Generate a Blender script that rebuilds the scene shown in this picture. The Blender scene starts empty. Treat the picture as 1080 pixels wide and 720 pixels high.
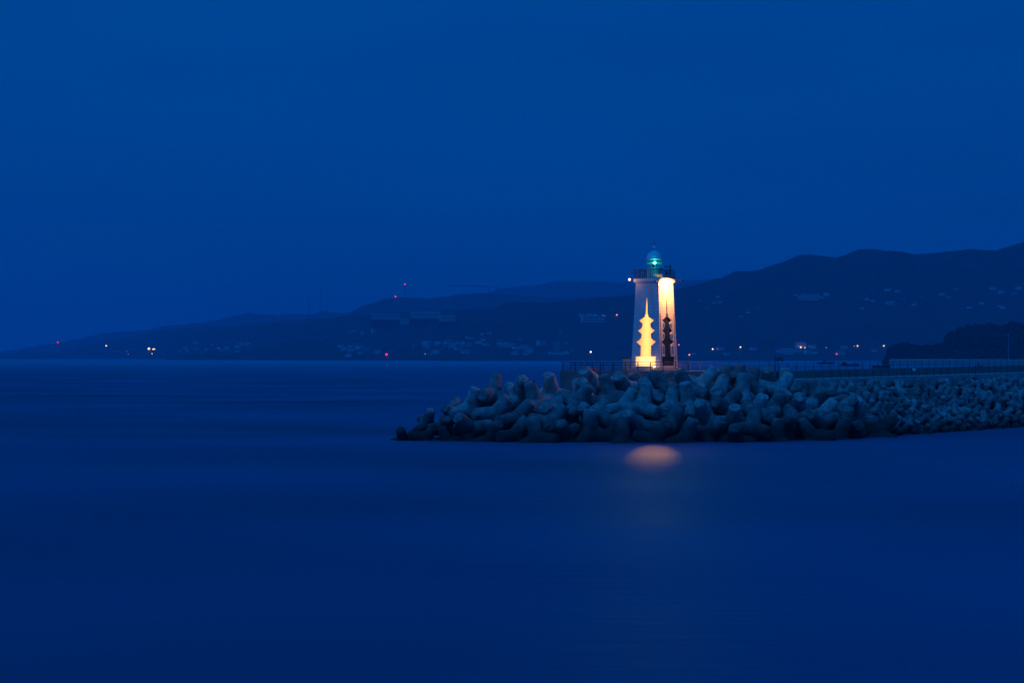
import bpy, bmesh, math, random
from mathutils import Vector, Matrix, Quaternion, noise
from mathutils.bvhtree import BVHTree

scene = bpy.context.scene
COL = scene.collection
random.seed(11)
R = math.radians
PI = math.pi
FPX = 2000.0          # focal length in pixels of the 1080 px wide photograph
HOR = 376.0           # horizon row
CAMZ = 11.0

# ------------------------------------------------------------------ camera
cam_data = bpy.data.cameras.new('camera')
cam = bpy.data.objects.new('camera', cam_data)
COL.objects.link(cam)
cam_data.sensor_width = 36
cam_data.lens = 36 * FPX / 1080
cam_data.clip_start = 0.5
cam_data.clip_end = 60000
cam.location = (0, 0, CAMZ)
cam.rotation_euler = (R(90) + math.atan((HOR - 360) / FPX), 0, 0)
scene.camera = cam

# ------------------------------------------------------------------ world: dusk sky
SUN_ELEV, SUN_ROT = R(-3.0), R(200)
world = bpy.data.worlds.new('World')
scene.world = world
world.use_nodes = True
wn, wl = world.node_tree.nodes, world.node_tree.links
wn.clear()
w_out = wn.new('ShaderNodeOutputWorld')
w_bg = wn.new('ShaderNodeBackground')
w_bg.inputs['Strength'].default_value = 0.1
w_sky = wn.new('ShaderNodeTexSky')
w_sky.sky_type = 'NISHITA'
w_sky.sun_disc = False
w_sky.sun_elevation = SUN_ELEV
w_sky.sun_rotation = SUN_ROT
w_sky.air_density = 1.5
w_sky.ozone_density = 4
w_tc = wn.new('ShaderNodeTexCoord')
w_sep = wn.new('ShaderNodeSeparateXYZ')
w_ramp = wn.new('ShaderNodeValToRGB')
cr = w_ramp.color_ramp
cr.elements[0].position = 0.0
cr.elements[0].color = (0.0000, 0.073, 0.300, 1)
cr.elements[1].position = 1.0
cr.elements[1].color = (0.0000, 0.062, 0.300, 1)
for p, c in ((0.06, (0.0, 0.0600, 0.2780, 1)), (0.18, (0.0, 0.0640, 0.2950, 1)), (0.45, (0.0, 0.0680, 0.340, 1))):
    e = cr.elements.new(p)
    e.color = c
w_mul = wn.new('ShaderNodeMixRGB')
w_mul.blend_type = 'MIX'
w_mul.inputs[0].default_value = 0.0
w_scale = wn.new('ShaderNodeVectorMath')
w_scale.operation = 'SCALE'
w_scale.inputs['Scale'].default_value = 10.0
# the Nishita sky adds its own dusk variation, filtered to the blue of the photograph
w_tint = wn.new('ShaderNodeMixRGB')
w_tint.blend_type = 'MULTIPLY'
w_tint.inputs[0].default_value = 1.0
w_tint.inputs[2].default_value = (0.0, 0.05, 0.18, 1)
w_add = wn.new('ShaderNodeMixRGB')
w_add.blend_type = 'ADD'
w_add.inputs[0].default_value = 1.0
wl.new(w_tc.outputs['Generated'], w_sep.inputs[0])
wl.new(w_sep.outputs['Z'], w_ramp.inputs[0])
wl.new(w_ramp.outputs[0], w_scale.inputs[0])
wl.new(w_sky.outputs[0], w_tint.inputs[1])
wl.new(w_scale.outputs[0], w_add.inputs[1])
wl.new(w_tint.outputs[0], w_add.inputs[2])
# faint thin cloud
w_map = wn.new('ShaderNodeMapping'); w_map.inputs['Scale'].default_value = (1.0, 1.0, 5.0)
w_nz = wn.new('ShaderNodeTexNoise'); w_nz.inputs['Scale'].default_value = 3.2; w_nz.inputs['Detail'].default_value = 4
w_mr = wn.new('ShaderNodeMapRange'); w_mr.inputs['From Min'].default_value = 0.3; w_mr.inputs['From Max'].default_value = 0.7
w_mr.inputs['To Min'].default_value = 0.91; w_mr.inputs['To Max'].default_value = 1.07
w_c = wn.new('ShaderNodeVectorMath'); w_c.operation = 'SCALE'
wl.new(w_tc.outputs['Generated'], w_map.inputs[0]); wl.new(w_map.outputs[0], w_nz.inputs['Vector'])
wl.new(w_nz.outputs['Fac'], w_mr.inputs['Value']); wl.new(w_mr.outputs[0], w_c.inputs['Scale'])
wl.new(w_add.outputs[0], w_c.inputs[0])
wl.new(w_c.outputs[0], w_bg.inputs['Color'])
wl.new(w_bg.outputs[0], w_out.inputs['Surface'])

# last afterglow of the set sun, high and behind the camera
sd = bpy.data.lights.new('afterglow', 'SUN')
sd.energy = 0.72
sd.angle = R(24)
sd.color = (0.02, 0.31, 1.0)
so = bpy.data.objects.new('afterglow', sd)
COL.objects.link(so)
so.rotation_euler = (R(40), 0, R(-34))

vs = scene.view_settings
vs.view_transform = 'Standard'
vs.look = 'None'
vs.exposure = 0.0
vs.gamma = 1.0
vs.use_curve_mapping = False
scene.cycles.volume_bounces = 1
scene.cycles.max_bounces = 6
scene.cycles.sample_clamp_indirect = 3.0
scene.cycles.caustics_reflective = False

# ------------------------------------------------------------------ helpers
def P(px, py, Y):
    return Vector(((px - 540) / FPX * Y, Y, CAMZ - (py - HOR) / FPX * Y))

def tag(o, label=None, cat=None, group=None, kind=None):
    if label: o['label'] = label
    if cat: o['category'] = cat
    if group: o['group'] = group
    if kind: o['kind'] = kind
    return o

def empty(name, loc=(0, 0, 0), rz=0):
    o = bpy.data.objects.new(name, None)
    COL.objects.link(o)
    o.location = loc
    o.rotation_euler = (0, 0, rz)
    o.empty_display_size = 0.3
    return o

def mesh_obj(name, bm, mat, parent=None, smooth=False, recalc=True):
    if recalc:
        bmesh.ops.recalc_face_normals(bm, faces=bm.faces)
    me = bpy.data.meshes.new(name)
    bm.to_mesh(me)
    bm.free()
    o = bpy.data.objects.new(name, me)
    COL.objects.link(o)
    if mat: me.materials.append(mat)
    if smooth:
        me.polygons.foreach_set('use_smooth', [True] * len(me.polygons))
    if parent is not None: o.parent = parent
    return o

def add_box(bm, c, s, M=None, bevel=0):
    r = bmesh.ops.create_cube(bm, size=1.0)
    vs_ = r['verts']
    m = Matrix.Translation(Vector(c)) @ Matrix.Diagonal((s[0], s[1], s[2], 1))
    if M is not None: m = M @ m
    bmesh.ops.transform(bm, matrix=m, verts=vs_)
    if bevel:
        es = list({e for v in vs_ for e in v.link_edges})
        bmesh.ops.bevel(bm, geom=es, offset=bevel, segments=2, affect='EDGES')

def add_bar(bm, a, b, w, w2=None):
    a, b = Vector(a), Vector(b)
    d = b - a
    L = d.length
    q = d.to_track_quat('Z', 'Y').to_matrix().to_4x4()
    add_box(bm, (0, 0, L / 2), (w, w2 or w, L), Matrix.Translation(a) @ q)

def add_tube(bm, a, b, r1, r2=None, seg=10):
    a, b = Vector(a), Vector(b)
    d = b - a
    q = d.to_track_quat('Z', 'Y').to_matrix().to_4x4()
    bmesh.ops.create_cone(bm, cap_ends=True, segments=seg, radius1=r1, radius2=r1 if r2 is None else r2,
                          depth=d.length, matrix=Matrix.Translation((a + b) / 2) @ q)

def add_lathe(bm, prof, seg=32, c=(0, 0, 0)):
    rings = []
    for r, z in prof:
        rings.append([bm.verts.new((c[0] + r * math.cos(2 * PI * i / seg), c[1] + r * math.sin(2 * PI * i / seg), c[2] + z)) for i in range(seg)])
    for a, b in zip(rings, rings[1:]):
        for i in range(seg):
            j = (i + 1) % seg
            bm.faces.new((a[i], a[j], b[j], b[i]))
    bm.faces.new(rings[0][::-1])
    bm.faces.new(rings[-1])

def add_prism(bm, pts, M, y0, y1):
    """polygon pts (u,v) -> local x,z ; extruded along local y from y0 to y1"""
    a = [bm.verts.new(M @ Vector((u, y0, v))) for u, v in pts]
    b = [bm.verts.new(M @ Vector((u, y1, v))) for u, v in pts]
    n = len(pts)
    bm.faces.new(a)
    bm.faces.new(b[::-1])
    for i in range(n):
        j = (i + 1) % n
        bm.faces.new((a[i], b[i], b[j], a[j]))

def copy_tree(o, parent=None):
    c = o.copy()
    COL.objects.link(c)
    if parent is not None: c.parent = parent
    for ch in list(o.children):
        copy_tree(ch, c)
    return c

ORD = ['', 'first', 'second', 'third', 'fourth', 'fifth', 'sixth', 'seventh', 'eighth', 'ninth', 'tenth', 'eleventh', 'twelfth',
       'thirteenth', 'fourteenth', 'fifteenth', 'sixteenth', 'seventeenth', 'eighteenth', 'nineteenth']
TENS = {2: 'twenty', 3: 'thirty', 4: 'forty', 5: 'fifty', 6: 'sixty', 7: 'seventy', 8: 'eighty', 9: 'ninety'}
TENTH = {2: 'twentieth', 3: 'thirtieth', 4: 'fortieth', 5: 'fiftieth', 6: 'sixtieth', 7: 'seventieth', 8: 'eightieth', 9: 'ninetieth'}
def ordinal(n):
    if n < 20: return ORD[n]
    if n >= 100: return 'hundred and ' + ordinal(n - 100) if n > 100 else 'hundredth'
    t, u = divmod(n, 10)
    return TENTH[t] if u == 0 else TENS[t] + '-' + ORD[u]

# ------------------------------------------------------------------ materials
def new_mat(name):
    m = bpy.data.materials.new(name)
    m.use_nodes = True
    return m, m.node_tree.nodes, m.node_tree.links, m.node_tree.nodes['Principled BSDF']

def mat_noise(name, c1, c2, scale=3.0, rough=0.8, detail=5, bump=0.0, metal=0.0, stretch=(1, 1, 1), lo=0.35, hi=0.65, coord='Object', bscale=None, bdist=0.05):
    m, n, l, b = new_mat(name)
    tc = n.new('ShaderNodeTexCoord')
    mp = n.new('ShaderNodeMapping')
    mp.inputs['Scale'].default_value = stretch
    nz = n.new('ShaderNodeTexNoise')
    nz.inputs['Scale'].default_value = scale
    nz.inputs['Detail'].default_value = detail
    nz.inputs['Roughness'].default_value = 0.6
    rp = n.new('ShaderNodeValToRGB')
    rp.color_ramp.elements[0].position = lo
    rp.color_ramp.elements[1].position = hi
    rp.color_ramp.elements[0].color = (*c1, 1)
    rp.color_ramp.elements[1].color = (*c2, 1)
    l.new(tc.outputs[coord], mp.inputs[0])
    l.new(mp.outputs[0], nz.inputs['Vector'])
    l.new(nz.outputs['Fac'], rp.inputs[0])
    l.new(rp.outputs[0], b.inputs['Base Color'])
    b.inputs['Roughness'].default_value = rough
    b.inputs['Metallic'].default_value = metal
    if bump:
        bp = n.new('ShaderNodeBump')
        bp.inputs['Strength'].default_value = bump
        bp.inputs['Distance'].default_value = bdist
        nb = n.new('ShaderNodeTexNoise')
        nb.inputs['Scale'].default_value = bscale or scale * 3
        nb.inputs['Detail'].default_value = 8
        l.new(mp.outputs[0], nb.inputs['Vector'])
        l.new(nb.outputs['Fac'], bp.inputs['Height'])
        l.new(bp.outputs[0], b.inputs['Normal'])
    return m

def mat_emit(name, col, strength, base=(0.5, 0.5, 0.5)):
    m, n, l, b = new_mat(name)
    b.inputs['Base Color'].default_value = (*base, 1)
    b.inputs['Emission Color'].default_value = (*col, 1)
    b.inputs['Emission Strength'].default_value = strength
    b.inputs['Roughness'].default_value = 0.4
    return m

# concrete of the armour units: weathered, pitted, darker and slimy near the water line
def concrete_mat(name, c1, c2, slime_z0=0.6, slime_z1=3.2):
    m, n, l, b = new_mat(name)
    tc = n.new('ShaderNodeTexCoord')
    geo = n.new('ShaderNodeNewGeometry')
    oi = n.new('ShaderNodeObjectInfo')
    n1 = n.new('ShaderNodeTexNoise'); n1.inputs['Scale'].default_value = 1.1; n1.inputs['Detail'].default_value = 9; n1.inputs['Roughness'].default_value = 0.65
    rp = n.new('ShaderNodeValToRGB')
    rp.color_ramp.elements[0].position = 0.34; rp.color_ramp.elements[0].color = (*c1, 1)
    rp.color_ramp.elements[1].position = 0.66; rp.color_ramp.elements[1].color = (*c2, 1)
    l.new(geo.outputs['Position'], n1.inputs['Vector'])
    l.new(n1.outputs['Fac'], rp.inputs[0])
    # unit to unit variation
    mr = n.new('ShaderNodeMapRange')
    mr.inputs['To Min'].default_value = 0.5; mr.inputs['To Max'].default_value = 1.3
    l.new(oi.outputs['Random'], mr.inputs['Value'])
    mu = n.new('ShaderNodeMixRGB'); mu.blend_type = 'MULTIPLY'; mu.inputs[0].default_value = 1
    l.new(rp.outputs[0], mu.inputs[1]); l.new(mr.outputs[0], mu.inputs[2])
    # algae band of the splash zone
    sx = n.new('ShaderNodeSeparateXYZ'); l.new(geo.outputs['Position'], sx.inputs[0])
    n2 = n.new('ShaderNodeTexNoise'); n2.inputs['Scale'].default_value = 0.7; n2.inputs['Detail'].default_value = 6
    l.new(geo.outputs['Position'], n2.inputs['Vector'])
    ad = n.new('ShaderNodeMath'); ad.operation = 'MULTIPLY_ADD'; ad.inputs[1].default_value = -3.0
    l.new(n2.outputs['Fac'], ad.inputs[0]); l.new(sx.outputs['Z'], ad.inputs[2])
    m2 = n.new('ShaderNodeMapRange'); m2.interpolation_type = 'SMOOTHSTEP'
    m2.inputs['From Min'].default_value = slime_z0 - 1.5; m2.inputs['From Max'].default_value = slime_z1 - 1.5
    m2.inputs['To Min'].default_value = 1.0; m2.inputs['To Max'].default_value = 0.0
    l.new(ad.outputs[0], m2.inputs['Value'])
    mx = n.new('ShaderNodeMixRGB'); mx.inputs[2].default_value = (0.03, 0.034, 0.026, 1)
    l.new(m2.outputs[0], mx.inputs[0]); l.new(mu.outputs[0], mx.inputs[1])
    l.new(mx.outputs[0], b.inputs['Base Color'])
    b.inputs['Roughness'].default_value = 0.85
    bp = n.new('ShaderNodeBump'); bp.inputs['Strength'].default_value = 0.5; bp.inputs['Distance'].default_value = 0.06
    n3 = n.new('ShaderNodeTexNoise'); n3.inputs['Scale'].default_value = 6; n3.inputs['Detail'].default_value = 8
    l.new(tc.outputs['Object'], n3.inputs['Vector'])
    l.new(n3.outputs['Fac'], bp.inputs['Height']); l.new(bp.outputs[0], b.inputs['Normal'])
    return m

M_TET = concrete_mat('tetrapod_concrete', (0.15, 0.15, 0.142), (0.45, 0.445, 0.42), 0.8, 4.8)
M_TET2 = concrete_mat('pale_tetrapod_concrete', (0.15, 0.15, 0.143), (0.42, 0.415, 0.39), 0.2, 2.6)
M_CORE = mat_noise('rubble', (0.025, 0.025, 0.022), (0.07, 0.068, 0.06), 0.8, 0.95, bump=0.8, bscale=2, bdist=0.3)
M_DECK = mat_noise('deck_concrete', (0.30, 0.295, 0.28), (0.42, 0.41, 0.39), 0.5, 0.85, bump=0.3)
M_WALLC = mat_noise('parapet_concrete', (0.17, 0.17, 0.165), (0.26, 0.255, 0.245), 0.7, 0.9, bump=0.4)
M_KERB = mat_noise('pale_kerb_concrete', (0.42, 0.41, 0.39), (0.58, 0.57, 0.54), 0.5, 0.85, bump=0.3)
M_STEEL = mat_noise('dark_steel', (0.035, 0.04, 0.042), (0.07, 0.075, 0.075), 4, 0.5, metal=0.3)
M_GALV = mat_noise('galvanised_steel', (0.10, 0.105, 0.11), (0.18, 0.185, 0.19), 5, 0.5, metal=0.4)
M_PAINT = mat_noise('white_paint', (0.70, 0.70, 0.69), (0.80, 0.80, 0.79), 1.2, 0.55, bump=0.1)
M_PALE = mat_noise('pale_green_paint', (0.22, 0.48, 0.50), (0.30, 0.56, 0.58), 2, 0.45)
M_DOME = mat_noise('pale_dome_paint', (0.55, 0.85, 0.88), (0.62, 0.90, 0.92), 2, 0.4)
M_NICHE = mat_noise('niche_blue', (0.06, 0.24, 0.48), (0.09, 0.30, 0.56), 3, 0.6)
M_DARKP = mat_noise('dark_pagoda_fill', (0.005, 0.016, 0.018), (0.012, 0.03, 0.032), 1.5, 0.6)  # near-black fill for two of the pagoda cutouts
LARGE=[
(-14.24,250.22,-0.1,-0.11,0.69,-0.32,-0.63,2.25),
(-11.36,249.48,0.37,-0.68,-0.41,-0.09,-0.59,2.25),
(-11.3,251.47,2.17,0.7,-0.6,0.03,0.39,2.25),
(-8.89,249.99,1.71,-0.57,-0.28,0.67,0.39,2.25),
(-8.3,247.95,-0.21,-0.32,0.81,0.43,-0.25,2.25),
(-7.98,252.54,3.59,0.02,0.29,0.53,-0.8,2.25),
(-5.6,251.51,4.03,-0.64,-0.2,0.01,-0.74,3.1),
(-5.45,248.73,1.44,0.39,-0.47,0.43,0.67,3.1),
(-2.74,246.71,-0.06,-0.9,-0.22,-0.24,0.28,3.1),
(-2.57,252.01,5.75,-0.46,0.03,-0.21,-0.86,3.1),
(-2.23,250.13,3.35,-0.23,-0.68,-0.69,-0.07,3.1),
(0.33,246.3,0.49,-0.25,0.45,-0.83,0.22,3.1),
(0.58,249.24,2.71,0.32,-0.25,-0.68,0.61,3.1),
(0.82,254.46,5.8,0.68,-0.27,-0.5,-0.46,3.1),
(3.13,252.09,4.66,-0.11,0.72,0.08,0.68,3.1),
(3.24,244.37,0.27,-0.25,0.58,0.69,0.36,3.1),
(5,247.2,2.2,-0.71,0.25,-0.21,0.63,3.1),
(5.26,250.01,3.3,-0.71,-0.34,0.45,-0.42,3.1),
(5.36,255.38,5.96,-0.52,0.29,0.62,0.51,3.1),
(6.79,245.75,0.44,0.05,-0.07,-0.4,0.91,3.1),
(8.67,251.21,4.86,0.15,0.45,0.76,0.45,3.1),
(9.29,253.94,5.89,-0.51,0.05,-0.86,-0.01,3.1),
(10.22,245.84,1.17,0.49,-0.41,-0.65,-0.41,3.1),
(10.39,249.39,3.08,0.36,0.14,-0.78,-0.5,3.1),
(11.12,256.28,7.38,-0.6,-0.01,0.44,-0.67,3.1),
(13.01,247.8,2.18,0.2,-0.17,-0.68,-0.69,3.1),
(13.09,253.18,5.67,0.07,-0.61,-0.67,0.43,3.1),
(14.08,243.6,-0.12,-0.13,-0.46,0.71,0.52,3.1),
(14.57,250.48,4.01,-0.26,0.37,-0.86,0.22,3.1),
(15.34,255.32,6.74,0.84,-0.54,-0.09,0.04,3.1),
(16.52,246.23,1.82,-0.87,-0.38,0.22,0.24,3.1),
(17.12,249.02,4.32,0.9,-0.2,0.03,-0.39,3.1),
(17.62,257.64,6.16,0.48,0.87,0.11,0.08,3.1),
(18.4,252.18,5.38,0.48,-0.06,0.83,0.29,3.1),
(18.53,244.08,0.19,-0.03,0.02,-0.96,0.29,3.1),
(20.58,250.32,3.99,-0.61,-0.69,-0.17,0.36,3.1),
(20.63,254.59,6.75,0.74,0.28,-0.31,-0.53,3.1),
(20.76,247.08,2.16,-0.67,0.12,-0.16,0.71,3.1),
(21.79,258.08,5.95,0.17,0.36,0.77,-0.51,3.1),
(22.18,244.3,0.18,-0.4,-0.75,0.02,0.52,3.1),
(23.32,251.19,4.67,-0.01,-0.61,0.53,0.59,3.1),
(23.58,254.26,6.49,0.41,-0.19,0.64,0.62,3.1),
(25.27,246.22,0.84,0.55,-0.38,-0.46,0.59,3.1),
(25.35,248.66,2.89,-0.12,0.67,-0.5,0.53,3.1),
(25.79,258.33,6.97,-0.42,0.63,-0.62,-0.22,3.1),
(27.55,253.76,5.8,-0.94,0.2,-0.22,-0.17,3.1),
(28.09,251.57,4.23,0.34,-0.72,0.23,0.56,3.1),
(28.42,261.1,7.53,-0.83,-0.33,-0.32,0.31,3.1),
(28.75,244.94,-0.15,0.57,0.27,0.29,-0.72,3.1),
(28.77,257.46,6.79,0.6,0.14,0.14,0.78,3.1),
(28.97,248.79,2.14,-0.3,-0.36,-0.61,-0.64,3.1),
(30.91,254.63,5.74,0.38,0.19,0.8,0.42,3.1),
(31.25,246.94,1.59,-0.66,0.04,0.71,-0.24,3.1),
(31.58,261.97,6.8,-0.16,-0.63,0.53,0.53,3.1),
(31.97,257.43,7.21,0.41,0.83,0.11,0.36,3.1),
(32.38,252.94,3.3,0.31,0.77,0.56,0.08,3.1),
(32.95,250.11,2.96,0.68,-0.54,0.22,-0.45,3.1),
(34.53,247.07,-0.11,-0.38,0.64,0.46,0.48,3.1),
(35.13,260.59,7.2,0.22,-0.76,0.38,-0.48,3.1),
(35.15,255.48,3.69,0.95,0.26,0.14,0.1,3.1),
(35.52,250.36,1.37,0.17,0.66,0.66,0.31,3.1),
(36.3,258.25,6.24,-0.02,0.07,0.93,0.35,3.1),
(37.9,262.62,6.39,0.23,-0.09,0.79,0.56,3.1),
(38.01,253.21,2.09,-0.42,0.2,-0.86,-0.2,3.1),
(38.68,256.37,3.89,-0.08,-0.27,-0.95,0.13,3.1),
(38.96,259.22,4.48,-0.03,-0.37,-0.89,0.28,3.1),
(39.66,250.67,0.25,0.28,0.23,-0.92,0.16,3.1),
(41.23,255.02,1.71,-0.18,-0.98,-0.01,-0.05,3.1),
(41.47,262.25,4.17,-0.05,-0.89,0.34,-0.3,3.1),
(42.18,258.72,2.78,-0.57,0.37,-0.08,0.73,3.1),
(43.55,253.48,0.01,0.43,0.74,-0.04,-0.52,3.1),
(45.18,262.68,3.41,0.85,-0.27,-0.46,-0.04,3.1),
(45.31,256.33,0.84,0.02,-0.9,-0.38,0.24,3.1),
(45.64,259.69,1.21,0.65,-0.68,-0.1,0.32,3.1),
(48.2,265.12,2.39,-0.56,0.25,0.65,0.44,3.1),
(49.9,260.94,-0.11,-0.37,0.48,0.64,0.48,3.1),
(51.29,263.98,0.59,0.57,-0.72,-0.33,-0.22,3.1)]
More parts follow.
